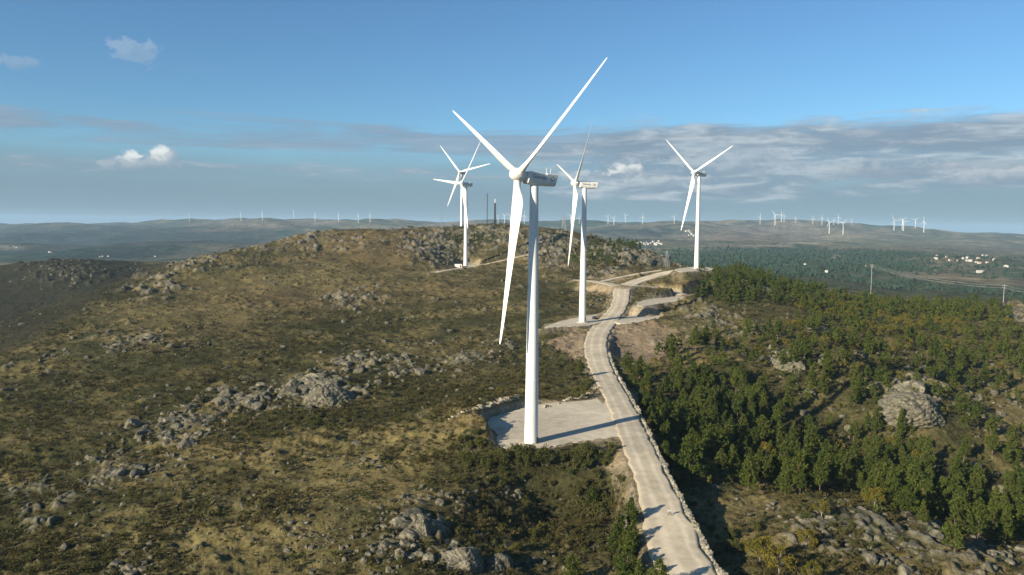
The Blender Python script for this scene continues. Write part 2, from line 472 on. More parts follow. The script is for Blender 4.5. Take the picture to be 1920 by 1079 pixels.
def hit(us, vs, dmax=9000.0, dmin=110.0):
    """where the pixel's line of sight meets the ground: array (n, 3), nan when it misses"""
    us = np.atleast_1d(np.asarray(us, float)); vs = np.atleast_1d(np.asarray(vs, float))
    out = np.full((len(us), 3), np.nan)
    ds = np.exp(np.linspace(math.log(dmin), math.log(dmax), 420))
    for i, (u, v) in enumerate(zip(us, vs)):
        d = ray(u, v)
        zz = natural(d[0] * ds, ds)
        below = np.nonzero(d[2] * ds < zz)[0]
        if not len(below): continue
        j = below[0]
        a = ds[max(j - 1, 0)]; b = ds[j]
        tt = np.linspace(a, b, 14)
        z2 = ground(d[0] * tt, tt)
        bl = np.nonzero(d[2] * tt < z2)[0]
        t = tt[bl[0]] if len(bl) else b
        out[i] = d * t
        out[i, 2] = gz(out[i, 0], out[i, 1])
    return out


# ------------------------------------------------------------------ object helpers
rng = np.random.default_rng(7)


def tag(o, label=None, cat=None, group=None, kind=None):
    if label: o['label'] = label
    if cat: o['category'] = cat
    if group: o['group'] = group
    if kind: o['kind'] = kind
    return o


def mesh_np(name, V, faces, mats=(), cols=None, smooth=True, mat_idx=None):
    """faces: (n,k) int array, or a list of such arrays"""
    V = np.ascontiguousarray(V, dtype=np.float32)
    if not isinstance(faces, (list, tuple)): faces = [faces]
    faces = [np.asarray(f, np.int32) for f in faces if len(f)]
    me = bpy.data.meshes.new(name)
    me.vertices.add(len(V)); me.vertices.foreach_set('co', V.ravel())
    nl = sum(f.size for f in faces); npoly = sum(len(f) for f in faces)
    me.loops.add(nl); me.polygons.add(npoly)
    me.loops.foreach_set('vertex_index', np.concatenate([f.ravel() for f in faces]))
    tot = np.concatenate([np.full(len(f), f.shape[1], np.int32) for f in faces])
    st = np.concatenate([[0], np.cumsum(tot)[:-1]]).astype(np.int32)
    me.polygons.foreach_set('loop_start', st)
    me.polygons.foreach_set('use_smooth', np.full(npoly, smooth, bool))
    if mat_idx is not None: me.polygons.foreach_set('material_index', np.asarray(mat_idx, np.int32))
    if cols is not None:
        a = me.color_attributes.new('Col', 'FLOAT_COLOR', 'POINT')
        c = np.ones((len(V), 4), np.float32); c[:, :3] = cols
        a.data.foreach_set('color', c.ravel())
    for m in mats: me.materials.append(m)
    me.update(calc_edges=True)
    me.validate()
    return me


def link(name, me, parent=None, loc=None, rot=None):
    o = bpy.data.objects.new(name, me)
    COL.objects.link(o)
    if parent is not None: o.parent = parent
    if loc is not None: o.location = [float(t) for t in loc]
    if rot is not None: o.rotation_euler = rot
    return o


def empty(name, loc, rz=0.0):
    o = bpy.data.objects.new(name, None)
    COL.objects.link(o)
    o.location = [float(t) for t in loc]; o.rotation_euler = (0, 0, rz)
    o.empty_display_size = .5
    return o


class MB:
    """collects boxes, bars, lathes into one mesh"""
    def __init__(self): self.v = []; self.f = []; self.n = 0
    def add(self, V, Fs):
        self.v.append(np.asarray(V, float))
        for f in Fs: self.f.append([i + self.n for i in f])
        self.n += len(V)
    def box(self, c, s, rz=0.0):
        c = np.array(c, float); h = np.array(s, float) / 2
        P = np.array([[x, y, z] for z in (-1, 1) for y in (-1, 1) for x in (-1, 1)]) * h
        R = np.array([[cos(rz), -sin(rz), 0], [sin(rz), cos(rz), 0], [0, 0, 1]])
        self.add(P @ R.T + c, [(0, 2, 3, 1), (4, 5, 7, 6), (0, 1, 5, 4), (1, 3, 7, 5), (3, 2, 6, 7), (2, 0, 4, 6)])
    def bar(self, a, b, r0, r1=None, n=6):
        a = np.array(a, float); b = np.array(b, float); r1 = r0 if r1 is None else r1
        d = b - a; d /= np.linalg.norm(d) + 1e-9
        e = np.cross(d, [0, 0, 1.0]) if abs(d[2]) < .95 else np.cross(d, [1.0, 0, 0]); e /= np.linalg.norm(e); g = np.cross(d, e)
        t = np.arange(n) * 2 * pi / n
        ring = np.cos(t)[:, None] * e + np.sin(t)[:, None] * g
        self.add(np.concatenate([a + ring * r0, b + ring * r1]), [(i, (i + 1) % n, n + (i + 1) % n, n + i) for i in range(n)] + [tuple(range(n - 1, -1, -1)), tuple(range(n, 2 * n))])
    def rings(self, rings, cap=True):
        k = len(rings[0]); V = np.concatenate(rings); Fs = []
        for i in range(len(rings) - 1):
            for j in range(k):
                a = i * k + j; b = i * k + (j + 1) % k
                Fs.append((a, b, b + k, a + k))
        if cap: Fs += [tuple(range(k - 1, -1, -1)), tuple(range((len(rings) - 1) * k, len(rings) * k))]
        self.add(V, Fs)
    def lathe(self, prof, n=32, axis=2):
        t = np.arange(n) * 2 * pi / n; rs = []
        for r, h in prof:
            p = np.zeros((n, 3)); a, b = [(1, 2), (2, 0), (0, 1)][axis]
            p[:, a] = np.cos(t) * r; p[:, b] = np.sin(t) * r; p[:, axis] = h
            rs.append(p)
        self.rings(rs)
    def mesh(self, name, mat, smooth=False):
        me = bpy.data.meshes.new(name)
        me.from_pydata(np.concatenate(self.v).tolist(), [], self.f)
        me.polygons.foreach_set('use_smooth', np.full(len(me.polygons), smooth, bool))
        if smooth:
            try: me.set_sharp_from_angle(angle=rad(35))
            except Exception: pass
        me.materials.append(mat); me.update()
        return me


# ------------------------------------------------------------------ materials
def material(name, rough=.9, spec=.2):
    m = bpy.data.materials.new(name); m.use_nodes = True
    T = NT(m.node_tree); b = m.node_tree.nodes['Principled BSDF']
    b.inputs['Roughness'].default_value = rough
    b.inputs['Specular IOR Level'].default_value = spec
    return m, T, b


def bump(T, b, h, strength, dist):
    nd = T.node('ShaderNodeBump'); nd.inputs['Strength'].default_value = strength; nd.inputs['Distance'].default_value = dist
    T.put(nd.inputs['Height'], h); T.l.new(nd.outputs[0], b.inputs['Normal'])


def ground_material():
    m, T, b = material('hillside ground', 1.0, .05)
    a = T.node('ShaderNodeVertexColor', layer_name='Col')
    P = T.node('ShaderNodeNewGeometry').outputs['Position']
    n1 = T.noise(P, .9, 5, .65); n2 = T.noise(P, .16, 4, .6); n3 = T.noise(P, 3.2, 3, .6)
    k = T.math('ADD', T.math('MULTIPLY', T.math('SUBTRACT', n1, .5), 2.6), T.math('MULTIPLY', T.math('SUBTRACT', n2, .5), 1.5))
    k = T.math('ADD', k, T.math('MULTIPLY', T.math('SUBTRACT', n3, .5), 1.2))
    k = T.math('ADD', 1.0, k)
    k = T.math('MAXIMUM', k, .25)
    g = T.node('ShaderNodeCombineColor')
    for i in range(3): T.put(g.inputs[i], k)
    c = T.mix(1.0, a.outputs[0], g.outputs[0], 'MULTIPLY')
    # heather and dead bracken tints
    n4 = T.noise(P, .45, 4, .6)
    c = T.mix(T.math('MULTIPLY', T.smooth(n4, .54, .66), .5), c, T.mix(1.0, c, (.62, .78, .62), 'MULTIPLY'))
    n5 = T.noise(T.xyz(*[T.math('ADD', s, 40.0) for s in T_sep(T, P)]), .30, 4, .6)
    c = T.mix(T.math('MULTIPLY', T.smooth(n5, .55, .68), .45), c, T.mix(1.0, c, (1.3, 1.02, .80), 'MULTIPLY'))
    T.l.new(c, b.inputs['Base Color'])
    bump(T, b, T.math('ADD', n1, T.math('MULTIPLY', n3, .5)), .9, .55)
    return m


def T_sep(T, v):
    s = T.node('ShaderNodeSeparateXYZ'); T.put(s.inputs[0], v); return s.outputs


def far_material():
    m, T, b = material('far land', 1.0, .03)
    a = T.node('ShaderNodeVertexColor', layer_name='Col')
    P = T.node('ShaderNodeNewGeometry').outputs['Position']
    n1 = T.noise(P, .035, 6, .68); n2 = T.noise(P, .010, 5, .62)
    k = T.math('ADD', T.math('MULTIPLY', T.math('SUBTRACT', n1, .5), 2.8), T.math('MULTIPLY', T.math('SUBTRACT', n2, .5), 2.0))
    k = T.math('MAXIMUM', T.math('ADD', 1.0, k), .25)
    g = T.node('ShaderNodeCombineColor')
    for i in range(3): T.put(g.inputs[i], k)
    c = T.mix(1.0, a.outputs[0], g.outputs[0], 'MULTIPLY')
    # bare rock and fields as small pale flecks
    n3 = T.noise(P, .022, 5, .7)
    c = T.mix(T.math('MULTIPLY', T.smooth(n3, .64, .72), .55), c, (.34, .31, .25))
    T.l.new(c, b.inputs['Base Color'])
    bump(T, b, n1, .8, 14.0)
    return m


def gravel_material():
    m, T, b = material('pale crushed granite', .95, .1)
    a = T.node('ShaderNodeVertexColor', layer_name='Col')
    P = T.node('ShaderNodeNewGeometry').outputs['Position']
    n1 = T.noise(P, .35, 5, .6); n2 = T.noise(P, 2.5, 3, .6); n3 = T.noise(P, .06, 3, .5)
    k = T.math('ADD', .92, T.math('ADD', T.math('MULTIPLY', T.math('SUBTRACT', n1, .5), .75), T.math('ADD', T.math('MULTIPLY', T.math('SUBTRACT', n2, .5), .25), T.math('MULTIPLY', T.math('SUBTRACT', n3, .5), .70))))
    g = T.node('ShaderNodeCombineColor')
    for i in range(3): T.put(g.inputs[i], k)
    T.l.new(T.mix(1.0, a.outputs[0], g.outputs[0], 'MULTIPLY'), b.inputs['Base Color'])
    bump(T, b, n2, .4, .08)
    return m


def rock_material():
    m, T, b = material('weathered granite', .9, .2)
    tc = T.node('ShaderNodeNewGeometry').outputs['Position']
    oi = T.node('ShaderNodeObjectInfo')
    n1 = T.noise(tc, .9, 6, .65); n2 = T.noise(tc, 3.5, 4, .6); n3 = T.noise(tc, .25, 3, .5)
    base = T.mix(oi.outputs['Random'], (.160, .143, .105), (.255, .226, .166))
    c = T.mix(T.smooth(n1, .40, .66), T.mix(1.0, base, (.42, .44, .42), 'MULTIPLY'), base)
    c = T.mix(T.math('MULTIPLY', T.smooth(n3, .5, .7), .45), c, (.13, .125, .075))
    c = T.mix(T.math('MULTIPLY', T.smooth(n2, .56, .7), .5), c, T.mix(1.0, c, (1.45, 1.42, 1.3), 'MULTIPLY'))
    T.l.new(c, b.inputs['Base Color'])
    bump(T, b, T.math('ADD', n1, T.math('MULTIPLY', n2, .5)), .8, .25)
    return m


def plain(name, col, rough=.6, spec=.3, var=.12, scale=1.2, metal=0.0):
    m, T, b = material(name, rough, spec)
    P = T.node('ShaderNodeTexCoord').outputs['Object']
    n = T.noise(P, scale, 4, .6)
    c = T.mix(T.smooth(n, .3, .7), tuple(x * (1 - var) for x in col), tuple(min(x * (1 + var), .95) for x in col))
    T.l.new(c, b.inputs['Base Color']); b.inputs['Metallic'].default_value = metal
    return m


def paint_material():
    m, T, b = material('white tower paint', .42, .4)
    P = T.node('ShaderNodeTexCoord').outputs['Object']
    s = T_sep(T, P)
    n = T.noise(T.xyz(T.math('MULTIPLY', s[0], 1.2), T.math('MULTIPLY', s[1], 1.2), T.math('MULTIPLY', s[2], .12)), 1.0, 5, .6)
    c = T.mix(T.smooth(n, .40, .72), (.80, .80, .77), (.66, .65, .60))
    T.l.new(c, b.inputs['Base Color'])
    return m


def leaf_material(name, a, bcol, ccol, trans=.25):
    """three tints: object random slides from a to b, a patchy noise brings in c"""
    m = bpy.data.materials.new(name); m.use_nodes = True
    T = NT(m.node_tree); T.n.clear()
    out = T.node('ShaderNodeOutputMaterial')
    oi = T.node('ShaderNodeObjectInfo'); P = T.node('ShaderNodeNewGeometry').outputs['Position']
    at_ = T.node('ShaderNodeAttribute', attribute_name='tint')
    r = T.math('FRACT', T.math('ADD', oi.outputs['Random'], at_.outputs['Fac']))
    n = T.noise(P, .9, 4, .6); n2 = T.noise(P, 5.0, 2, .6)
    c = T.mix(r, a, bcol)
    c = T.mix(T.math('MULTIPLY', T.smooth(n, .46, .68), .75), c, ccol)
    k = T.math('ADD', .55, T.math('MULTIPLY', n2, .9))
    g = T.node('ShaderNodeCombineColor')
    for i in range(3): T.put(g.inputs[i], k)
    c = T.mix(1.0, c, g.outputs[0], 'MULTIPLY')
    d = T.node('ShaderNodeBsdfDiffuse'); t = T.node('ShaderNodeBsdfTranslucent'); mx = T.node('ShaderNodeMixShader')
    T.put(d.inputs['Color'], c); T.put(t.inputs['Color'], c); mx.inputs[0].default_value = trans
    T.l.new(d.outputs[0], mx.inputs[1]); T.l.new(t.outputs[0], mx.inputs[2]); T.l.new(mx.outputs[0], out.inputs['Surface'])
    return m


M_GROUND = ground_material(); M_FAR = far_material(); M_GRAVEL = gravel_material(); M_ROCK = rock_material()
M_PAINT = paint_material()
M_CONC = plain('concrete', (.42, .40, .36), .85, .2, .15, .8)
M_DARK = plain('dark steel', (.05, .055, .06), .5, .4)
M_STEEL = plain('galvanised lattice steel', (.30, .31, .32), .5, .4, .1, .5)
M_LETTER = plain('grey lettering', (.26, .27, .27), .5, .3)
M_OCHRE = plain('ochre emblem', (.32, .27, .16), .5, .3)
M_BARK = plain('pine bark', (.13, .095, .07), .95, .1, .35, 3.0)
M_PALEBARK = plain('pale bark', (.30, .27, .22), .95, .1, .3, 3.0)
M_RUBBLE = rock_material(); M_RUBBLE.name = 'pale broken granite'
for nd in M_RUBBLE.node_tree.nodes:
    if nd.bl_idname == 'ShaderNodeMix' and tuple(round(x, 3) for x in nd.inputs[6].default_value)[:3] == (.16, .143, .105):
        nd.inputs[6].default_value = (.36, .31, .23, 1); nd.inputs[7].default_value = (.47, .41, .31, 1)
M_PINE = leaf_material('pine needles', (.050, .074, .017), (.088, .108, .023), (.122, .130, .030))
M_OAK = leaf_material('autumn oak leaves', (.120, .118, .022), (.175, .145, .026), (.205, .155, .034))
M_SCRUB = leaf_material('heath scrub', (.060, .058, .022), (.095, .080, .032), (.120, .090, .038), .15)
M_LIME = leaf_material('light green leaves', (.085, .100, .026), (.135, .130, .034), (.150, .125, .036), .25)
M_BROOM = leaf_material('broom and tree heath', (.056, .070, .022), (.100, .100, .030), (.125, .110, .036), .2)

# ------------------------------------------------------------------ the ground itself
def polar_grid():
    A = np.concatenate([np.arange(-180, -40, 3.5), np.arange(-40, 40, .075), np.arange(40, 180, 3.5)])
    th = np.radians(A)
    r_near = np.concatenate([np.geomspace(6, 112, 18)[:-1], np.exp(np.arange(math.log(112), math.log(1400), .0036))])
    r_far = np.concatenate([[r_near[-1]], np.exp(np.arange(math.log(r_near[-1]) + .008, math.log(11000), .0085)), [12500, 15000, 19000]])
    return th, r_near, r_far


# colour patches seen in the photograph: (u, v, ru, rv, strength, what)
PATCH = [
    (550, 560, 210, 30, .7, 'rust'), (700, 475, 160, 28, .7, 'rust'), (430, 620, 120, 20, .5, 'rust'), (620, 520, 150, 16, .5, 'dry'), (840, 540, 90, 20, .4, 'rust'), (690, 440, 140, 14, .7, 'rust'),
    (100, 780, 160, 70, .8, 'scrub'), (260, 690, 160, 45, .6, 'scrub'), (560, 620, 120, 30, .6, 'scrub'), (480, 665, 140, 26, .6, 'scrub'), (700, 600, 90, 26, .6, 'scrub'), (60, 1030, 170, 50, .8, 'scrub'), (330, 960, 90, 30, .6, 'scrub'),
    (620, 780, 170, 26, .8, 'scrub'), (780, 730, 120, 30, .7, 'scrub'), (480, 800, 60, 30, .6, 'scrub'), (850, 860, 120, 40, .7, 'scrub'), (920, 720, 100, 26, .7, 'scrub'), (1060, 690, 50, 40, .6, 'scrub'), (920, 640, 70, 18, .4, 'scrub'),
    (0, 570, 130, 50, 1.1, 'dark'), (170, 545, 90, 22, 1.1, 'dark'), (60, 605, 90, 22, .9, 'dark'), (130, 510, 160, 26, .8, 'scrub'), (230, 508, 60, 12, .9, 'dark'),  # dark entries here lay cloud shade on knoll and valley as ground colour
    (640, 900, 170, 40, .7, 'dry'), (480, 1000, 200, 34, .7, 'dry'), (760, 820, 90, 26, .7, 'dry'), (380, 1050, 160, 30, .5, 'dry'), (560, 850, 120, 26, .5, 'dry'), (880, 780, 50, 20, .5, 'rust'), (760, 855, 70, 12, .5, 'dry'),
    (350, 590, 160, 18, .4, 'dry'), (450, 530, 120, 18, .4, 'dry'), (850, 500, 60, 12, .5, 'dry'), (900, 455, 60, 10, .4, 'rust'),
    (1198, 641, 70, 36, 1.4, 'disc'), (1075, 645, 38, 26, 1.0, 'disc'), (1240, 620, 30, 14, .4, 'dry'), (1150, 860, 36, 22, .6, 'dirt'), (1110, 930, 90, 60, .6, 'dark'), (1130, 545, 36, 10, .7, 'dirt'), (1140, 525, 30, 6, .6, 'dirt'),
    (1260, 530, 50, 10, .6, 'rust'), (1185, 523, 30, 6, .5, 'rust'), (1310, 575, 60, 14, .5, 'dry'), (1350, 610, 70, 30, .4, 'dry'), (1210, 750, 34, 12, .8, 'dirt'),
    (1430, 945, 70, 28, 1.0, 'dry'), (1400, 910, 30, 18, .8, 'dry'), (1360, 985, 60, 40, .5, 'dry'), (1880, 740, 70, 60, .6, 'dry'), (1740, 690, 60, 14, .3, 'dry'), (1880, 800, 60, 30, .5, 'dry'),
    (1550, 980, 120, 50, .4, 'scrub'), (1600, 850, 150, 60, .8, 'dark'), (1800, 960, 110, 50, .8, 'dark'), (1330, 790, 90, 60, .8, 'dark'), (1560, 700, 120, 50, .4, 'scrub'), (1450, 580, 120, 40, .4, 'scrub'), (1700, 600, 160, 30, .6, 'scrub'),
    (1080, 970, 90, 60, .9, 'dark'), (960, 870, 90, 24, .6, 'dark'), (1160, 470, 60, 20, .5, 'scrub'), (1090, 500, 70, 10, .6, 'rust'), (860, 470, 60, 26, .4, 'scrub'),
]
ROCKY = [(820, 462, 70, 36, 1), (930, 447, 80, 26, .9), (1030, 470, 62, 36, 1), (1150, 476, 70, 24, 1), (1225, 486, 40, 14, 1), (365, 492, 60, 22, .8), (290, 535, 60, 30, .7), (130, 512, 90, 26, .8), (560, 455, 190, 26, .55), (660, 562, 50, 18, .8),
         (600, 735, 74, 32, 1.1), (455, 748, 56, 24, 1.0), (375, 785, 60, 14, .7), (660, 685, 60, 12, .7), (765, 695, 40, 12, .7), (880, 672, 70, 16, .7), (320, 812, 70, 24, .8), (225, 885, 70, 28, .7), (245, 640, 60, 14, .6), (790, 1010, 80, 50, .8), (860, 1050, 60, 30, .8), (80, 950, 90, 50, .5),
         (1640, 1000, 170, 50, .8), (1800, 1050, 120, 40, .8), (1340, 610, 70, 40, .7), (1460, 672, 40, 16, .7), (1710, 735, 60, 40, .8), (1545, 618, 40, 12, .7), (1430, 540, 50, 16, .7), (1130, 512, 50, 10, .6), (1900, 590, 40, 30, .8)]
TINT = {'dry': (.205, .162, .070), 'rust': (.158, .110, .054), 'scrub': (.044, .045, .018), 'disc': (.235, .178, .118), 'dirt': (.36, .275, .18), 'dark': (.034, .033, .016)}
FARPATCH = [
    (1560, 490, 230, 20, 1.0, 'wood'), (1430, 478, 110, 14, .9, 'wood'), (1350, 500, 60, 14, .8, 'wood'), (1640, 500, 60, 14, .9, 'wood'), (1480, 448, 90, 10, .5, 'heath'), (1640, 455, 120, 8, .5, 'green'), (1760, 455, 120, 8, .4, 'green'),
    (1450, 461, 60, 3, .8, 'pale'), (1530, 457, 50, 2.5, .7, 'pale'), (1570, 480, 20, 5, .6, 'pale'), (1800, 489, 90, 9, .8, 'field'), (1760, 510, 140, 18, .7, 'field'), (1850, 470, 90, 8, .5, 'wood'), (1850, 455, 80, 8, .5, 'field'),
    (1640, 438, 24, 2, .5, 'pale'), (1200, 436, 120, 12, .9, 'blue'), (1280, 455, 80, 14, .5, 'heath'), (1380, 430, 60, 6, .5, 'heath'), (1470, 432, 110, 12, .9, 'heath'), (1620, 440, 120, 10, .7, 'field'), (1780, 462, 140, 12, .6, 'field'), (1300, 470, 50, 8, .6, 'green'),
    (120, 445, 220, 26, 1.2, 'blue'), (400, 442, 220, 22, 1.1, 'blue'), (150, 478, 260, 16, 1.2, 'blue'), (420, 432, 60, 4, .6, 'heath'), (560, 420, 130, 8, .6, 'heath'), (250, 497, 40, 6, .6, 'field'), (30, 465, 40, 5, .5, 'pale'), (60, 480, 90, 12, .8, 'wood'),  # blue entries put cloud shade and distance haze into the wooded land's colour
]
FTINT = {'wood': (.034, .060, .038), 'green': (.110, .128, .060), 'heath': (.215, .170, .130), 'pale': (.30, .27, .21), 'field': (.185, .150, .100), 'blue': (.026, .040, .040)}


def build_ground():
    th, rn, rf = polar_grid()
    def grid(r):
        R, TH = np.meshgrid(r, th, indexing='ij')
        return R * np.sin(TH), R * np.cos(TH)
    def quads(nr, nt):
        i, j = np.meshgrid(np.arange(nr - 1), np.arange(nt), indexing='ij')
        j2 = (j + 1) % nt
        return np.stack([i * nt + j, i * nt + j2, (i + 1) * nt + j2, (i + 1) * nt + j], -1).reshape(-1, 4)[:, ::-1]
    nt = len(th)
    # hillside
    x, y = grid(rn)
    z = natural(x, y)
    z, earth, flat = graded(x, y, z)
    z = z + small_relief(x, y) * (1 - flat) * (1 - .55 * earth)
    u, v = to_px(x, y, z)
    r = np.hypot(x, y)
    rocky = np.zeros_like(z)
    for (pu, pv, ru, rv, k) in ROCKY:
        rocky = np.maximum(rocky, k * np.exp(-(((u - pu) / ru) ** 2 + ((v - pv) / rv) ** 2) ** 1.5) * (y > 50) * (r < 1350))
    rocky = rocky * (1 - np.clip(earth * 2, 0, 1)) * (1 - flat)
    wx = x + 2.5 * gnoise(x / 9, y / 9, 501); wy = y + 2.5 * gnoise(x / 9, y / 9, 503)
    cell = np.zeros_like(z)
    nearer = sstep(r, 260, 560)
    for wl, amp, sd in ((13.0, 3.0 * nearer, 511), (6.0, .7 + 1.0 * nearer, 521), (3.0, .9, 531)):
        nn = gnoise(wx / wl, wy / wl, sd)
        cell = cell + amp * (np.clip(nn * 2.2, -.5, .55))
    gate = sstep(rocky + .55 * fbm(x, y, 16, 3, 541), .25, .75) * (1 - flat) * (1 - np.clip(earth * 2, 0, 1))
    z = z + gate * np.maximum(cell + .6, 0)
    bare = gate * sstep(cell, -.4, .9)
    a = sstep(fbm(x, y, 38, 4, 101, .6) + .25 * fbm(x, y, 6, 3, 131), -.35, .45)[..., None]
    b = sstep(fbm(x, y, 17, 4, 151, .6), .0, .7)[..., None]
    c = np.array((.062, .058, .024)) * (1 - a) + np.array((.150, .121, .052)) * a
    c = c * (1 - .6 * b) + np.array((.046, .046, .018)) * .6 * b
    wu = fbm(x, y, 30, 3, 171) * 30; wv = fbm(x, y, 26, 3, 181) * 10
    infront = (y > 50)
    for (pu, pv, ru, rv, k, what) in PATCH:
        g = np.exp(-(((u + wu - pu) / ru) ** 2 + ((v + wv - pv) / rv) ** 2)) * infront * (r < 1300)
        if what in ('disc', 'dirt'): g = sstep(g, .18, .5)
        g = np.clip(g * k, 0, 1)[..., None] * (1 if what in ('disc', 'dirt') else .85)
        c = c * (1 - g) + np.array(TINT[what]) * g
    g = (bare * .8)[..., None]
    c = c * (1 - g) + np.array((.175, .160, .122)) * g
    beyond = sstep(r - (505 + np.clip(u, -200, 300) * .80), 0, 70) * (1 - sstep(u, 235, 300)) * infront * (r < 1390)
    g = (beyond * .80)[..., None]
    c = c * (1 - g) + np.array((.030, .029, .018)) * g  # cloud shade on the far-left knoll, painted into the ground colour
    e = (np.clip(earth * 1.25 + .35 * fbm(x, y, 5, 3, 191), 0, 1) * (earth > .02))[..., None]
    c = c * (1 - e) + np.array((.300, .245, .170)) * e
    # the foot of each slope holds brown broken ground
    V = np.stack([x, y, z], -1).reshape(-1, 3)
    cc = c.reshape(-1, 3)
    # centre point under the camera
    V = np.concatenate([V, [[0, 0, z[0].mean()]]]); cc = np.concatenate([cc, cc[:1]])
    n = len(V) - 1
    fan = np.stack([np.full(nt, n), (np.arange(nt) + 1) % nt, np.arange(nt)], -1)[:, ::-1]
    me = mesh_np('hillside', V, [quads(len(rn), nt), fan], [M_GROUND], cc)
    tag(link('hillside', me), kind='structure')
    # far land shares the last ring
    x2, y2 = grid(rf)
    z2 = natural(x2, y2); z2[0] = z[-1]
    u, v = to_px(x2, y2, z2)
    f = sstep(fbm(x2, y2, 420, 5, 201, .6), -.25, .35)[..., None]
    c = np.array((.052, .078, .048)) * (1 - f) + np.array((.185, .165, .105)) * f
    h = sstep(fbm(x2, y2, 900, 3, 211), .1, .7)[..., None]
    c = c * (1 - .6 * h) + np.array((.19, .145, .105)) * .6 * h
    k0 = sstep(np.hypot(x2, y2), 1400, 2000)[..., None]
    c = c * k0 + np.array((.060, .062, .030)) * (1 - k0)
    wu = fbm(x2, y2, 300, 4, 221) * 26; wv = fbm(x2, y2, 260, 4, 231) * 4
    for (pu, pv, ru, rv, k, what) in FARPATCH:
        g = np.exp(-(((u + wu - pu) / ru) ** 2 + ((v + wv - pv) / rv) ** 2)) * (y2 > 50)
        if what in ('pale',): g = sstep(g, .25, .6)
        g = np.clip(g * k, 0, 1)[..., None] * .85
        c = c * (1 - g) + np.array(FTINT[what]) * g
    me = mesh_np('far_hills', np.stack([x2, y2, z2], -1).reshape(-1, 3), quads(len(rf), nt), [M_FAR], c.reshape(-1, 3))
    tag(link('far_hills', me), kind='structure')


build_ground()


def build_roads():
    for nm, R in ROADS.items():
        T_ = np.gradient(R[:, :2], axis=0); T_ /= np.linalg.norm(T_, axis=1)[:, None]
        N = np.stack([T_[:, 1], -T_[:, 0]], -1)              # to the right
        S = np.array([-1.04, -1.0, -.82, -.6, -.45, -.33, -.2, 0, .2, .33, .45, .6, .82, 1.0, 1.04])
        n = len(R)
        wob = fbm(np.arange(n) * 3.0, np.zeros(n), 7, 4, 301) * .85
        wob2 = fbm(np.arange(n) * 3.0, np.zeros(n) + 50, 7, 4, 305) * .85
        V = np.zeros((n, len(S), 3)); C = np.zeros((n, len(S), 3))
        for j, s in enumerate(S):
            w = np.where(s < 0, R[:, 3] + wob, R[:, 4] + wob2)
            # wheel tracks stay about the middle of the carriageway
            V[:, j, :2] = R[:, :2] + N * (s * w)[:, None]
            V[:, j, 2] = R[:, 2] + .10 * (1 - s * s) - (.9 if abs(s) > 1.01 else 0)
            rut = 1.0 if j in (4, 5, 9, 10) else 0.0
            edge = 1.0 if abs(s) > .9 else 0.0
            C[:, j] = np.array((.50, .430, .315)) + np.array((.10, .09, .075)) * rut - np.array((.10, .09, .07)) * edge
        q = np.arange(n - 1)[:, None] * len(S) + np.arange(len(S) - 1)[None]
        Fq = np.stack([q, q + 1, q + len(S) + 1, q + len(S)], -1).reshape(-1, 4)
        me = mesh_np(nm, V.reshape(-1, 3), Fq, [M_GRAVEL], C.reshape(-1, 3))
        tag(link(nm, me), kind='structure')
    for p in PADS:
        P = p.P; n = len(P)
        area = .5 * np.sum(P[:, 0] * np.roll(P[:, 1], -1) - np.roll(P[:, 0], -1) * P[:, 1])
        if area < 0: P = P[::-1]
        top = np.column_stack([P, p.z(P[:, 0], P[:, 1])])
        low = top.copy(); low[:, 2] -= .9
        me = bpy.data.meshes.new(p.name)
        me.from_pydata(np.concatenate([top, low]).tolist(), [], [tuple(range(n))] + [(i, n + i, n + (i + 1) % n, (i + 1) % n) for i in range(n)])
        a = me.color_attributes.new('Col', 'FLOAT_COLOR', 'POINT')
        cc = np.ones((2 * n, 4), np.float32); cc[:, :3] = (.52, .455, .345)
        a.data.foreach_set('color', cc.ravel())
        me.materials.append(M_GRAVEL); me.update()
        tag(link(p.name, me), kind='structure')


build_roads()


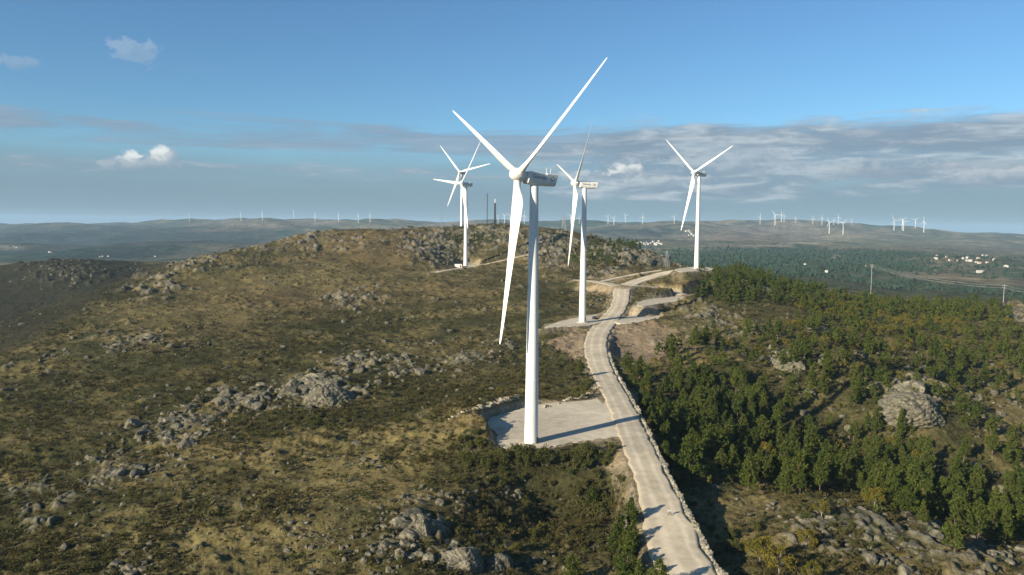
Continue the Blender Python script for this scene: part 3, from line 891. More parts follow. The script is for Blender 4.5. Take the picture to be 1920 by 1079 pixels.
def build_rubble_walls():
    """loose stone edging along the road's outer side and the rims of the cut banks"""
    R = ROADS['gravel_road']
    T_ = np.gradient(R[:, :2], axis=0); T_ /= np.linalg.norm(T_, axis=1)[:, None]
    N = np.stack([T_[:, 1], -T_[:, 0]], -1)
    u, v = to_px(R[:, 0], R[:, 1], R[:, 2])
    def ribbon(name, path, label, width=1.1, height=.75, seed=1, n_across=7, base=None):
        L = np.concatenate([[0], np.cumsum(np.linalg.norm(np.diff(path[:, :2], axis=0), axis=1))])
        s = np.arange(0, L[-1], .35)
        X = np.interp(s, L, path[:, 0]); Y = np.interp(s, L, path[:, 1]); Z = np.interp(s, L, path[:, 2])
        t = np.stack([np.gradient(X), np.gradient(Y)], -1); t /= np.linalg.norm(t, axis=1)[:, None]
        nn = np.stack([t[:, 1], -t[:, 0]], -1)
        a = np.linspace(0, pi, n_across)
        hgt = height * np.clip(.55 + 1.3 * fbm(s, s * 0, 3.4, 4, seed, .65), .02, 1.9)
        wid = width * np.clip(1 + .8 * fbm(s, s * 0 + 9, 4.1, 3, seed + 5), .3, 1.9)
        V = np.zeros((len(s), n_across, 3))
        for j, aj in enumerate(a):
            jit = 1 + .55 * gnoise(s * 1.7, np.full(len(s), j * 1.31), seed + 11)
            off = np.cos(aj) * wid * .5 * jit
            V[:, j, 0] = X + nn[:, 0] * off; V[:, j, 1] = Y + nn[:, 1] * off
            V[:, j, 2] = Z - .35 + (sin(aj) ** .6) * (hgt + .35) * jit
        q = np.arange(len(s) - 1)[:, None] * n_across + np.arange(n_across - 1)[None]
        Fq = np.stack([q, q + n_across, q + n_across + 1, q + 1], -1).reshape(-1, 4)
        o = link(name, mesh_np(name, V.reshape(-1, 3), Fq[:, ::-1], [M_RUBBLE], None, smooth=False))
        tag(o, label, 'stone wall')
        return o
    k = (v > 660) & (v < 1100)
    P = np.column_stack([R[k, :2] + N[k] * (R[k, 4] + .75)[:, None], R[k, 2] - .1])
    ribbon('rubble_wall', P, 'long pale rubble stone edging along the outer right side of the gravel road', 1.3, .40, 3)
    k = (v > 540) & (v < 600)
    def rim(name, px, label, seed):
        h = hit([p[0] for p in px], [p[1] for p in px], 700)
        h = h[~np.isnan(h[:, 0])]
        ribbon(name, h, label, 2.6, .7, seed)
    rim('rubble_bank', [(846, 789), (868, 777), (890, 767), (912, 757), (940, 750), (975, 744)], 'pale rubble rim on top of the shaded bank behind the big turbine', 21)
    rim('rubble_bank', [(1016, 753), (1040, 754), (1065, 751), (1090, 747), (1122, 742)], 'bright broken stone rim between big turbine pad and road corner', 33)


build_rubble_walls()

# ------------------------------------------------------------------ wind turbines
def blade_mesh(nu=18, L=48.0):
    mb = MB(); rs = []
    st = np.array([.9, 2.0, 3.2, 4.6, 6.2, 8.0, 10, 13, 17, 22, 28, 34, 40, 44, 46.5, 47.6, 48.0]) * (L / 48)
    t = np.arange(nu) * 2 * pi / nu
    for r in st:
        q = r * 48 / L
        k = float(sstep(np.array(q), 2.2, 7.5))                 # from round root to airfoil
        chord = (1 - k) * 1.95 + k * float(np.interp(q, [6, 9, 13, 18, 25, 33, 41, 46, 47.6, 48], [3.3, 3.55, 3.2, 2.7, 2.1, 1.6, 1.1, .75, .4, .1]))
        thick = (1 - k) * 1.95 + k * chord * float(np.interp(q, [6, 10, 20, 40, 48], [.42, .30, .22, .17, .14]))
        tw = -rad(float(np.interp(q, [0, 9, 20, 35, 48], [15, 14, 7, 2.5, 0])))
        cx = np.cos(t); sy = np.sin(t)
        X = (cx * .5 - .20 * k) * chord
        Y = sy * .5 * thick * (1 - k * .75 * np.clip(.5 - cx * .5, 0, 1) ** 1.3)
        x2 = X * cos(tw) - Y * sin(tw); y2 = X * sin(tw) + Y * cos(tw)
        bend = -.9 * (q / 48) ** 2                               # slight bend upwind
        rs.append(np.column_stack([x2, y2 + bend, np.full(nu, r)]))
    mb.rings(rs)
    return mb.mesh('blade', M_PAINT, True)


BLADE = blade_mesh()


def tower_mesh(H):
    mb = MB()
    prof = [(2.12, -1.5), (2.12, 0), (2.05, .02)]
    for k in range(1, 5):
        h = H * k / 4 - (1.55 if k == 4 else 0)
        r = 2.05 + (1.18 - 2.05) * (h / H)
        if k < 4: prof += [(r + .0, h - .14), (r + .05, h - .12), (r + .05, h + .12), (r, h + .14)]
        else: prof += [(r, h)]
    mb.lathe(prof, 40)
    return mb.mesh('tower', M_PAINT, True)


def nacelle_mesh():
    """x to the rear along the rotor axis, y sideways, z up; origin at the rotor centre"""
    mb = MB(); rs = []
    sec = [(2.0, .95, -.55, -1.55, 1.25, 0), (2.7, 1.25, -.70, -2.15, 1.88, 0), (5.0, 1.52, -.78, -2.2, 1.70, 0), (7.6, 1.40, -.88, -2.2, 1.50, 0), (8.5, 1.18, -.93, -2.15, 1.43, 0), (9.1, 1.55, -.97, -2.1, 1.38, 0), (12.9, 1.72, -1.2, -1.85, 1.08, -.75)]
    for (x, top, seam, bot, w, slant) in sec:
        pts = [(-.55 * w, bot), (.55 * w, bot), (.86 * w, bot + .38), (1.0 * w, seam - .03), (.985 * w, seam + .03), (.97 * w, top - .35), (.82 * w, top), (-.82 * w, top), (-.97 * w, top - .35), (-.985 * w, seam + .03), (-1.0 * w, seam - .03), (-.86 * w, bot + .38)]
        zt, zb = top, bot
        rs.append(np.array([(x + slant * (zt - z) / (zt - zb), y, z) for (y, z) in pts]))
    mb.rings(rs)
    return mb.mesh('nacelle', M_PAINT, False)


def hub_mesh():
    mb = MB()
    mb.lathe([(.05, -2.7), (.55, -2.6), (1.15, -2.2), (1.62, -1.5), (1.9, -.6), (1.95, .4), (1.85, 1.2), (1.55, 1.75), (1.1, 1.85)], 32, 0)
    for k in range(3):
        a = k * 2 * pi / 3
        d = np.array([0, sin(a), cos(a)])
        mb.bar(d * .9, d * 2.2, 1.12, 1.02, 20)
    return mb.mesh('hub', M_PAINT, True)


NACELLE, HUB = nacelle_mesh(), hub_mesh()


def text_mesh(txt, size, mat):
    cu = bpy.data.curves.new('lettering', 'FONT')
    cu.body = txt; cu.size = size; cu.extrude = .012; cu.align_x = 'CENTER'; cu.align_y = 'CENTER'
    cu.materials.append(mat)
    tmp = bpy.data.objects.new('lettering', cu); COL.objects.link(tmp)
    dg = bpy.context.evaluated_depsgraph_get()
    me = bpy.data.meshes.new_from_object(tmp.evaluated_get(dg)); me.name = 'lettering'
    bpy.data.objects.remove(tmp)
    return me


LETTERS = text_mesh('Gamesa', 1.55, M_LETTER)


def emblem_mesh():
    mb = MB(); rs = []
    for a in np.linspace(0, 2 * pi, 29):
        c = np.array([cos(a), sin(a)])
        rs.append(np.array([[*(c * .62), 0], [*(c * .62), .02], [*(c * .40), .02], [*(c * .40), 0]]))
    mb.rings(rs, cap=False)
    return mb.mesh('emblem', M_OCHRE)


EMBLEM = emblem_mesh()


def turbine(name, base, yaw_deg, phase_deg, H, label, overhang=5.4):
    t = empty(name, base)
    tag(t, label, 'wind turbine', 'five large white wind turbines along the ridge')
    tilt = rad(5.0); yaw = rad(yaw_deg)
    n = np.array([-sin(yaw) * cos(tilt), -cos(yaw) * cos(tilt), sin(tilt)])
    h = np.cross([0, 0, 1.0], n); h /= np.linalg.norm(h); v = np.cross(n, h)
    hub = np.array([0, 0, H]) + n * overhang
    tw = link('tower', tower_mesh(H), t)
    dm = MB(); a = -.6
    dm.box((cos(a) * 2.06, sin(a) * 2.06, 1.65), (.16, .95, 2.2), a)
    link('door', dm.mesh('door', M_DARK), tw)
    fb = MB(); fb.lathe([(3.4, -1.2), (3.4, .10), (3.25, .16), (2.2, .16)], 36)
    link('foundation', fb.mesh('foundation', M_CONC), t)
    Mx = Matrix(((-n[0], -h[0], v[0], hub[0]), (-n[1], -h[1], v[1], hub[1]), (-n[2], -h[2], v[2], hub[2]), (0, 0, 0, 1)))
    # nacelle frame: x = -n (rear), z = v, y = z cross x
    xa = -n; za = v; ya = np.cross(za, xa)
    Mx = Matrix(((xa[0], ya[0], za[0], hub[0]), (xa[1], ya[1], za[1], hub[1]), (xa[2], ya[2], za[2], hub[2]), (0, 0, 0, 1)))
    na = link('nacelle', NACELLE, t); na.matrix_local = Mx
    mm = MB()
    for x in (9.6, 11.0): mm.bar((x, .5, 1.4), (x, .5, 3.25), .07, .05)
    mm.bar((9.6, .5, 2.25), (11.0, .5, 2.25), .05)
    link('sensor_mast', mm.mesh('sensor_mast', M_PAINT), na)
    # the side that faces the camera
    side = 1.0 if (Mx.to_3x3() @ Vector((0, 1, 0))).y < 0 else -1.0
    le = link('lettering', LETTERS, na)
    R = Matrix(((side * -1 if side > 0 else 1, 0, 0), (0, 0, side), (0, 1, 0)))
    R = Matrix(((-side, 0, 0), (0, 0, side), (0, 1, 0)))
    ang = R.to_4x4()
    # x of the letters must run to the right as seen from outside that side
    tp = Matrix.Rotation(-side * math.atan(.078), 4, 'Z')
    le.matrix_local = Matrix.Translation((6.2, side * 1.635, .02)) @ tp @ ang
    em = link('emblem', EMBLEM, na)
    em.matrix_local = Matrix.Translation((10.9, side * 1.265, .15)) @ tp @ ang
    hb = link('hub', HUB, t)
    ph = rad(phase_deg)
    hb.matrix_local = Mx @ Matrix.Rotation(-ph, 4, 'X')
    for k in range(3):
        p = ph + k * 2 * pi / 3
        sp = v * cos(p) + h * sin(p); tg = -v * sin(p) + h * cos(p)
        cone = rad(1.5)
        s2 = sp * cos(cone) + n * sin(cone); y2 = -np.cross(tg, s2) * -1
        y2 = np.cross(s2, tg)
        B = Matrix(((tg[0], y2[0], s2[0], hub[0]), (tg[1], y2[1], s2[1], hub[1]), (tg[2], y2[2], s2[2], hub[2]), (0, 0, 0, 1)))
        # feather a little, as a turning rotor does
        bl = link('blade', BLADE, t); bl.matrix_local = B @ Matrix.Rotation(rad(-17), 4, 'Z')
    return t


TURB = [
    ('wind_turbine', (996, 836), 229.6, 60.0, 58.6, 77.9, 'nearest and tallest white wind turbine, standing on the pale gravel pad'),
    ('wind_turbine', (1092, 604), 455.7, 80.8, 47.2, 78.4, 'white wind turbine beside the bend in the gravel road, its lit nacelle lettered'),
    ('wind_turbine', (1306, 503), 657.0, 62.5, 68.7, 77.2, 'white wind turbine standing alone on the hilltop pad where the road ends'),
    ('wind_turbine', (873, 500), 785.5, 51.0, 37.1, 80.5, 'white wind turbine beside a small concrete cabin below the rocky summit'),
    ('wind_turbine', (865.5, 428), 1066.0, 28.2, 79.0, 73.0, 'white wind turbine whose foot is hidden behind the rocky summit'),
]
for (nm, px, d, yaw, ph, H, lab) in TURB:
    b = at(*px, d)
    turbine(nm, b, yaw, ph, H, lab)

# ------------------------------------------------------------------ rocks
def ico(sub):
    import bmesh
    bm = bmesh.new(); bmesh.ops.create_icosphere(bm, subdivisions=sub, radius=1.0)
    V = np.array([v.co[:] for v in bm.verts]); bm.verts.ensure_lookup_table()
    Fc = np.array([[v.index for v in f.verts] for f in bm.faces]); bm.free()
    return V, Fc


ICO = {k: ico(k) for k in (1, 2, 3, 4)}


def rock_verts(seed, sub, blocky=1.0):
    R = np.random.default_rng(seed)
    V = ICO[sub][0].copy()
    n = int(9 + 7 * R.random())
    for i in range(n):
        d = R.normal(size=3); d /= np.linalg.norm(d)
        h = R.uniform(.52, .92)
        # joints in granite run in three rough directions
        if R.random() < .55 * blocky:
            d = np.eye(3)[R.integers(3)] * (1 if R.random() < .5 else -1) + R.normal(size=3) * .18; d /= np.linalg.norm(d); h = R.uniform(.55, .8)
        s = V @ d - h
        V -= np.maximum(s, 0)[:, None] * d * .93
    q = V * 2.3 + seed * 3.1
    nz = gnoise(q[:, 0] + q[:, 2] * .7, q[:, 1] - q[:, 2] * .6, seed) + .5 * gnoise(q[:, 0] * 2.4 - q[:, 2] * 1.9, q[:, 1] * 2.4 + q[:, 2] * 1.3, seed + 1)
    V = V * (1 + .085 * nz)[:, None]
    return V


ROCKS = [mesh_np('boulder', rock_verts(100 + i, 3), ICO[3][1], [M_ROCK], None, smooth=False) for i in range(14)]
ROCKS_FINE = [mesh_np('boulder', rock_verts(140 + i, 4), ICO[4][1], [M_ROCK], None, smooth=False) for i in range(6)]
ROCK_LO = [rock_verts(200 + i, 2) for i in range(16)]


# cluster: u, v, spread u, spread v, count, size min, size max, place
CLUSTERS = [
    (590, 738, 40, 22, 24, 4.5, 10.0, 'dark domed outcrop above the left slope'),
    (455, 748, 48, 20, 22, 3.6, 7.6, 'pale block pile left of the dark outcrop'),
    (335, 782, 46, 14, 14, 2.8, 5.6, 'low block row running down left of the pale block pile'),
    (645, 684, 30, 10, 14, 3.6, 7.6, 'upright block row behind the dark outcrop'),
    (715, 672, 36, 6, 10, 3.0, 6.0, 'ledge above the olive bushes left of the big tower'),
    (765, 696, 26, 9, 9, 4.0, 8.5, 'short ledge left of the big tower'),
    (880, 670, 44, 9, 12, 3.0, 6.5, 'flat dark ledge beside the lowest blade tip'),
    (958, 646, 18, 6, 7, 3.0, 5.5, 'knob beside the lowest blade tip'),
    (800, 645, 22, 6, 6, 2.0, 4.0, 'small outcrop on the mid slope left of the big tower'),
    (330, 818, 52, 18, 22, 2.6, 6.6, 'dark rock heap on the lower left slope'),
    (225, 885, 48, 22, 24, 2.2, 5.8, 'rounded rock heap on the lower left slope'),
    (60, 915, 50, 22, 12, 1.4, 3.2, 'rock scatter at the far left edge'),
    (45, 990, 30, 14, 6, 1.6, 3.4, 'rock group near the lower left corner'),
    (385, 950, 130, 40, 16, .9, 2.0, 'loose rock field on the lower left grass'),
    (560, 880, 110, 26, 16, .9, 2.1, 'loose rock field on the grass left of the pad'),
    (690, 870, 30, 10, 7, 1.6, 2.8, 'small outcrop on the grass left of the pad'),
    (230, 1070, 40, 10, 8, 2.2, 4.6, 'flat ledge at the bottom left edge'),
    (790, 985, 28, 12, 12, 2.8, 5.4, 'pale head of the bottom ridge'),
    (760, 1030, 44, 20, 18, 2.2, 4.8, 'left side of the bottom ridge'),
    (850, 1045, 32, 14, 9, 3.0, 5.6, 'bulky crest of the bottom ridge'),
    (940, 1050, 22, 14, 5, 2.6, 4.8, 'pair of big rocks right of the bottom ridge'),
    (1010, 1055, 26, 12, 6, 1.2, 2.8, 'rock group in the shaded hollow'),
    (770, 940, 20, 10, 7, 1.6, 3.2, 'two-part rock group above the bottom ridge'),
    (840, 940, 22, 12, 9, 1.6, 3.6, 'rock group left of the shaded hollow'),
    (960, 925, 16, 9, 9, 1.2, 2.6, 'stacked stones at the edge of the shaded hollow'),
    (1150, 1010, 40, 22, 9, 1.2, 3.0, 'pale blocks near the lower road'),
    (650, 1010, 60, 26, 14, 1.0, 2.4, 'rock scatter left of the bottom ridge'),
    (245, 638, 44, 12, 16, 3.0, 6.6, 'mid outcrop on the wide left slope'),
    (330, 645, 60, 16, 12, 1.4, 3.4, 'rock scatter right of the mid outcrop'),
    (660, 562, 40, 14, 22, 3.0, 7.0, 'rocky knoll in the middle of the slope'),
    (770, 598, 20, 7, 6, 2.0, 4.4, 'small knoll right of the rocky knoll'),
    (510, 528, 14, 6, 6, 2.4, 4.8, 'lone outcrop on the upper slope'),
    (355, 490, 34, 10, 18, 2.6, 6.5, 'outcrop on the left shoulder of the hill'),
    (290, 530, 40, 18, 18, 2.0, 4.6, 'rocky flank below the left shoulder'),
    (450, 480, 60, 14, 14, 1.8, 4.4, 'rock scatter on the upper slope'),
    (545, 500, 60, 12, 12, 1.6, 4.0, 'rock scatter on the upper slope centre'),
    (610, 440, 60, 7, 14, 2.2, 5.0, 'skyline of the left hill'),
    (130, 512, 70, 18, 34, 4.0, 8.5, 'small rocky hill at the left'),
    (805, 450, 40, 12, 52, 3.5, 8.0, 'summit boulders left of the far turbines'),
    (835, 482, 36, 10, 40, 3.0, 7.0, 'rocks just left of the concrete cabin'),
    (930, 440, 40, 8, 36, 3.0, 7.0, 'summit boulders below the masts'),
    (1010, 470, 34, 16, 52, 3.0, 8.0, 'rock mass behind the big tower'),
    (1055, 450, 30, 10, 36, 3.0, 7.5, 'rocks right of the big tower on the skyline'),
    (1085, 490, 30, 10, 10, 2.4, 5.5, 'dark rocks left of the second tower'),
    (1165, 470, 34, 9, 36, 4.0, 10.0, 'rocky hill left of the hilltop pad'),
    (1225, 483, 22, 8, 24, 4.0, 9.0, 'right end of the rocky hill'),
    (1115, 510, 24, 6, 8, 2.0, 5.0, 'rocks above the road fork'),
    (1130, 572, 18, 10, 14, 1.4, 3.6, 'broken cut beside the upper road'),
    (1225, 553, 30, 6, 12, 1.4, 3.4, 'dark mound between the spur road and pad'),
    (1335, 600, 44, 22, 26, 1.6, 4.4, 'rocky ground right of the brown lot'),
    (1300, 660, 34, 16, 10, 1.4, 3.4, 'rocks below the brown lot'),
    (1460, 668, 24, 10, 7, 3.5, 7.5, 'pale slab above the dense pines'),
    (1530, 612, 24, 6, 6, 3.5, 7.0, 'pale rounded rocks among the pines'),
    (1430, 540, 26, 10, 10, 3.0, 6.0, 'pale crag above the forest crest'),
    (1710, 735, 40, 24, 14, 6.0, 13.0, 'big striped granite dome in the forest'),
    (1900, 590, 26, 16, 10, 4.0, 8.0, 'pale crag at the right edge'),
    (1640, 990, 110, 34, 34, 1.4, 4.2, 'rocky rim above the dark gully'),
    (1520, 975, 30, 12, 9, 2.0, 4.0, 'rock group by the dry clearing'),
    (1700, 1030, 110, 30, 26, 1.6, 4.6, 'boulder slope at the bottom right'),
    (1870, 1040, 50, 22, 16, 1.6, 4.0, 'boulders in the bottom right corner'),
    (1400, 880, 34, 12, 6, 1.4, 3.0, 'grey slabs beside the dense pines'),
    (1850, 800, 60, 26, 10, 1.0, 2.4, 'stones on the dry slope at the right'),
    (1385, 640, 40, 14, 10, 2.0, 5.0, 'broken ground left of the pale slab'),
    (1620, 665, 36, 12, 9, 2.4, 6.0, 'pale rocks in the middle of the forest slope'),
    (1500, 705, 36, 10, 8, 2.0, 5.0, 'rocks below the pale slab'),
    (1855, 745, 50, 16, 10, 2.0, 5.0, 'pale rocks on the dry slope at the right'),
    (1640, 800, 36, 12, 8, 2.0, 4.6, 'rocks left below the granite dome'),
    (1800, 690, 60, 20, 8, 1.4, 3.2, 'stones on the far forest slope'),
]
ORD = ['leftmost', 'second from the left', 'third from the left', 'fourth from the left', 'fifth from the left', 'sixth from the left', 'seventh from the left', 'eighth from the left', 'ninth from the left', 'tenth from the left']


def name_row(items, noun, place, group):
    """items: dicts with u, v, size, obj; every member gets wording that singles it out where the row is short"""
    items = sorted(items, key=lambda d: d['u'])
    n = len(items)
    if n == 1:
        tag(items[0]['obj'], f'single {noun} of the {place}', group=group); return
    big = max(range(n), key=lambda i: items[i]['size'])
    for i, d in enumerate(items):
        if i == big: lab = f'largest {noun} of the {place}'
        elif i < 5: lab = f'{ORD[i]} {noun} of the {place}'
        elif n - 1 - i < 5: lab = f'{ORD[n - 1 - i].replace("left", "right")} {noun} of the {place}'
        else: lab = f'{noun} amid the {place}'
        if len(lab.split()) > 16: lab = lab.replace(' from the left', ' from left').replace(' from the right', ' from right').replace('olive green low tree', 'low tree').replace('dark green pine', 'pine').replace('yellow autumn oak', 'oak')
        while len(lab.split()) > 16: lab = lab.replace(' of the ', ', ', 1) if ' of the ' in lab else lab.rsplit(' ', 1)[0]
        tag(d['obj'], lab, group=group)


def build_rocks():
    R = np.random.default_rng(11)
    allr = []
    for ci, (u, v, su, sv, n, lo, hi, place) in enumerate(CLUSTERS):
        h = hit(R.normal(u, su * .62, n), R.normal(v, sv * .62, n), 1350)
        base_rot = R.uniform(0, pi)
        for p in h:
            if np.isnan(p[0]): continue
            s = lo + (hi - lo) * R.random() ** 2.0
            allr.append([p, s * .5, ci, base_rot + R.normal() * .25, R.integers(1000), R.uniform(.75, 1.3), R.uniform(.45, .9)])
        # small stones gather round the big ones
        m = int(n * 4.5)
        k = R.integers(0, len(h), m)
        q = h[k]; q = q[~np.isnan(q[:, 0])]
        off = R.normal(0, 1, (len(q), 2)) * (hi * 1.1) * R.uniform(.5, 2.2, (len(q), 1))
        xy = q[:, :2] + off
        zz = ground(xy[:, 0], xy[:, 1], True)
        for (x, y), z in zip(xy, zz):
            allr.append([np.array([x, y, z]), hi * R.uniform(.05, .24), ci, R.uniform(0, 6), R.integers(1000), R.uniform(.7, 1.4), R.uniform(.4, .85)])
    # stones all over the slopes
    for k in range(9000):
        th = rad(R.uniform(-35, 35)); r = math.exp(R.uniform(math.log(150), math.log(900)))
        allr.append([np.array([r * sin(th), r * cos(th), 0.0]), R.uniform(.14, .5) * (1 + (R.random() < .10) * 1.5) * (.50 + r / 380), -1, R.uniform(0, 6), R.integers(1000), R.uniform(.7, 1.4), R.uniform(.4, .8)])
    xs = np.array([a[0][0] for a in allr]); ys = np.array([a[0][1] for a in allr])
    z0 = natural(xs, ys); zg, earth, flat = graded(xs, ys, z0)
    zd = zg + small_relief(xs, ys) * (1 - flat) * (1 - .5 * earth)
    keep = [i for i in range(len(allr)) if flat[i] < .05 and not (allr[i][1] > .6 and earth[i] > .25)]
    # stones thin out where the ground is plain grass
    dens = fbm(xs, ys, 55, 3, 411)
    keep = [i for i in keep if allr[i][2] >= 0 or dens[i] > R.uniform(-.5, .6)]
    for i in keep: allr[i][0] = np.array([xs[i], ys[i], zd[i]])
    uu, vv = to_px(xs, ys, zd)
    app = lambda i: allr[i][1] / sqrt(xs[i] ** 2 + ys[i] ** 2)
    inview = [i for i in keep if allr[i][2] >= 0 and -20 < uu[i] < 1940 and vv[i] < 1095]
    inview.sort(key=app, reverse=True)
    solo = inview[:285]; ss = set(solo)
    per = {}
    for i in solo:
        p, s, ci, rz, sd, asp, flt = allr[i]
        px_size = s / np.hypot(p[0], p[1]) * F
        me = ROCKS_FINE[sd % 6] if px_size > 16 else ROCKS[sd % 14]
        o = link('boulder', me)
        o.location = (p[0], p[1], p[2] - s * flt * .06)
        o.rotation_euler = (((sd % 7) - 3) * .07, ((sd % 5) - 2) * .08, rz)
        o.scale = (s * asp, s / asp, s * (.55 + .5 * flt))
        o['category'] = 'boulder'
        per.setdefault(ci, []).append(dict(u=uu[i], v=vv[i], size=s, obj=o))
    for ci, items in per.items():
        name_row(items, 'granite block', CLUSTERS[ci][7], 'granite blocks of the ' + CLUSTERS[ci][7])
    # every smaller stone: uncountable rubble
    Vs = []; Fs = []; n0 = 0
    for i in keep:
        if i in ss: continue
        p, s, ci, rz, sd, asp, flt = allr[i]
        if s * F / np.hypot(p[0], p[1]) < .35: continue
        V = ROCK_LO[sd % 16] * np.array([s * asp, s / asp, s * (.55 + .5 * flt)])
        c, t = cos(rz), sin(rz)
        V = V @ np.array([[c, t, 0], [-t, c, 0], [0, 0, 1]]) + p + np.array([0, 0, s * .02])
        Vs.append(V); Fs.append(ICO[2][1] + n0); n0 += len(V)
    o = link('rubble', mesh_np('rubble', np.concatenate(Vs), np.concatenate(Fs), [M_ROCK], None, smooth=False))
    tag(o, kind='stuff')


build_rocks()


def build_domes():
    V0, F0 = ico(5)
    for (u, v, s, sx, sz, rz, seed, label) in [
        (1708, 776, 13.0, 1.15, .58, .2, 1, 'big striped granite dome with dark cracks standing in the forest'),
        (622, 755, 9.0, 1.2, .72, .6, 2, 'smooth dark whaleback dome at the right end of the dark outcrop'),
        (1480, 688, 7.0, 1.25, .62, -.3, 3, 'pale flat-topped slab rock with a shaded right end above the dense pines'),
        (1172, 486, 10.0, 1.2, .7, .3, 4, 'steep grey crag in the middle of the rocky hill'),
        (866, 1062, 4.6, 1.2, .8, .5, 5, 'bulkiest cracked rock at the low end of the bottom ridge'),
        (798, 1002, 3.4, .9, 1.0, .2, 6, 'upright pale rock at the head of the bottom ridge'),
        (1533, 622, 6.4, 1.3, .6, .2, 7, 'pale rounded rock back showing among the pines'),
        (1215, 495, 8.0, 1.2, .65, .8, 8, 'dark crag at the right end of the rocky hill'),
        (1430, 548, 6.5, 1.4, .6, .1, 9, 'pale crag back at the top of the forest'),
        (940, 1064, 3.2, 1.0, .95, .4, 10, 'big round rock right of the bottom ridge')]:
        h = hit([u], [v], 1200)[0]
        if np.isnan(h[0]): continue
        R = np.random.default_rng(900 + seed)
        V = V0.copy()
        for i in range(14):
            d = R.normal(size=3); d[2] = abs(d[2]) * .6; d /= np.linalg.norm(d); hh = R.uniform(.66, .93)
            V -= np.maximum(V @ d - hh, 0)[:, None] * d * .85
        # sheet joints curve over the dome, cross joints cut them into blocks
        a = np.arctan2(V[:, 1], V[:, 0]); rr = np.linalg.norm(V, axis=1)
        w = V * 2.0 + seed * 7.7
        n1 = gnoise(w[:, 0] + .5 * w[:, 2], w[:, 1] - .4 * w[:, 2], seed); n2 = gnoise(w[:, 0] * 3.1 - w[:, 2] * 2.2, w[:, 1] * 3.1 + w[:, 2] * 1.7, seed + 3)
        t = V[:, 0] * 4.6 + n1 * 1.1 + V[:, 2] * 1.2
        groove = np.exp(-((t - np.round(t)) / .09) ** 2)
        t2 = V[:, 2] * 3.2 - V[:, 1] * 1.6 + n1 * 1.3 + .4
        groove2 = np.exp(-((t2 - np.round(t2)) / .07) ** 2) * (n2 > -.25)
        V = V * (1 + .15 * n1 + .06 * n2 - .055 * groove - .10 * groove2)[:, None]
        o = link('granite_dome', mesh_np('granite_dome', V, F0, [M_ROCK], None, smooth=False))
        o.location = h + np.array([0, 0, s * sz * .10]); o.rotation_euler = (0, 0, rz); o.scale = (s * sx, s * .85, s * sz)
        tag(o, label, 'rock outcrop')


build_domes()

# ------------------------------------------------------------------ plants
def leaf_quads(R, centers, rad_, count, size, up=.3, flat=1.0, out=None):
    """count small leaf blades round each centre; returns (n*4, 3) vertices"""
    n = len(centers) * count
    C = np.repeat(centers, count, 0); rr = np.repeat(np.broadcast_to(rad_, (len(centers),)), count)
    d = R.normal(size=(n, 3)); d /= np.linalg.norm(d, axis=1)[:, None]
    d[:, 2] = d[:, 2] * flat + up * R.random(n)
    P = C + d * (rr * R.random(n) ** .45)[:, None]
    a = d + R.normal(size=(n, 3)) * .5 + np.array([0, 0, up]); a /= np.linalg.norm(a, axis=1)[:, None]
    b = np.cross(a, R.normal(size=(n, 3))); b /= np.linalg.norm(b, axis=1)[:, None] + 1e-9
    L = (size * R.uniform(.7, 1.4, n))[:, None]; W = L * R.uniform(.30, .48, n)[:, None]
    return np.stack([P - a * L * .3 - b * W * .5, P - a * L * .1 + b * W * .7, P + a * L * .9, P + a * L * .3 - b * W * .8], 1).reshape(-1, 3)


def quads_of(V): return np.arange(len(V)).reshape(-1, 4)


def pine_geo(seed, H=8.0, full=True):
    R = np.random.default_rng(seed)
    clumps = []; rads = []; mb = MB()
    lean = R.normal(0, .03, 2)
    axis = lambda t: np.array([lean[0] * t * H, lean[1] * t * H, t * H])
    tk = np.linspace(0, 1, 6)
    for a, b in zip(tk[:-1], tk[1:]):
        mb.bar(axis(a) - np.array([0, 0, .4 if a == 0 else 0]), axis(b), .15 * (1 - a) + .025, .15 * (1 - b) + .02, 6)
    W = H * R.uniform(.17, .33); low = R.uniform(.06, .40)
    lob = R.uniform(0, 6.28, 3)
    n_wh = 10 if full else 6
    for i in range(n_wh):
        t = low + (1 - low) * (i + R.uniform(-.3, .3)) / (n_wh - .4)
        t = min(max(t, .08), .97)
        q = (t - low) / (1 - low)
        prof = (.70 + .30 * sstep(np.array(q), 0, .22)) * max(1 - max(q, 0) ** 1.55, .03) ** .95
        k = max(3, int(round((8 if full else 5) * (prof * .8 + .25))))
        a0 = R.uniform(0, 6.28)
        for j in range(k):
            if R.random() < .20: continue
            a = a0 + j * 2 * pi / k + R.normal() * .22
            rr = W * prof * (1 + .22 * sin(2 * a + lob[0]) + .16 * sin(3 * a + lob[1] + 4 * t)) * R.uniform(.60, 1.2)
            rise = .10 + .35 * q
            tip = axis(t) + np.array([cos(a) * rr, sin(a) * rr, rr * rise])
            base = axis(max(t - .03, .02))
            if full: mb.bar(base, tip, .045, .015, 3)
            clumps.append(tip); rads.append(R.uniform(.34, .66) * H / 8)
            if rr > W * .55:
                clumps.append(base + (tip - base) * R.uniform(.45, .65) + np.array([0, 0, .2])); rads.append(R.uniform(.45, .7) * H / 8)
    clumps.append(axis(.97)); rads.append(.42 * H / 8); clumps.append(axis(1.0) + np.array([0, 0, .25])); rads.append(.25 * H / 8)
    C = np.array(clumps); rd = np.array(rads)
    V = leaf_quads(R, C, rd, 26 if full else 12, (.40 if full else .66) * H / 8, .45, .85)
    return V, mb


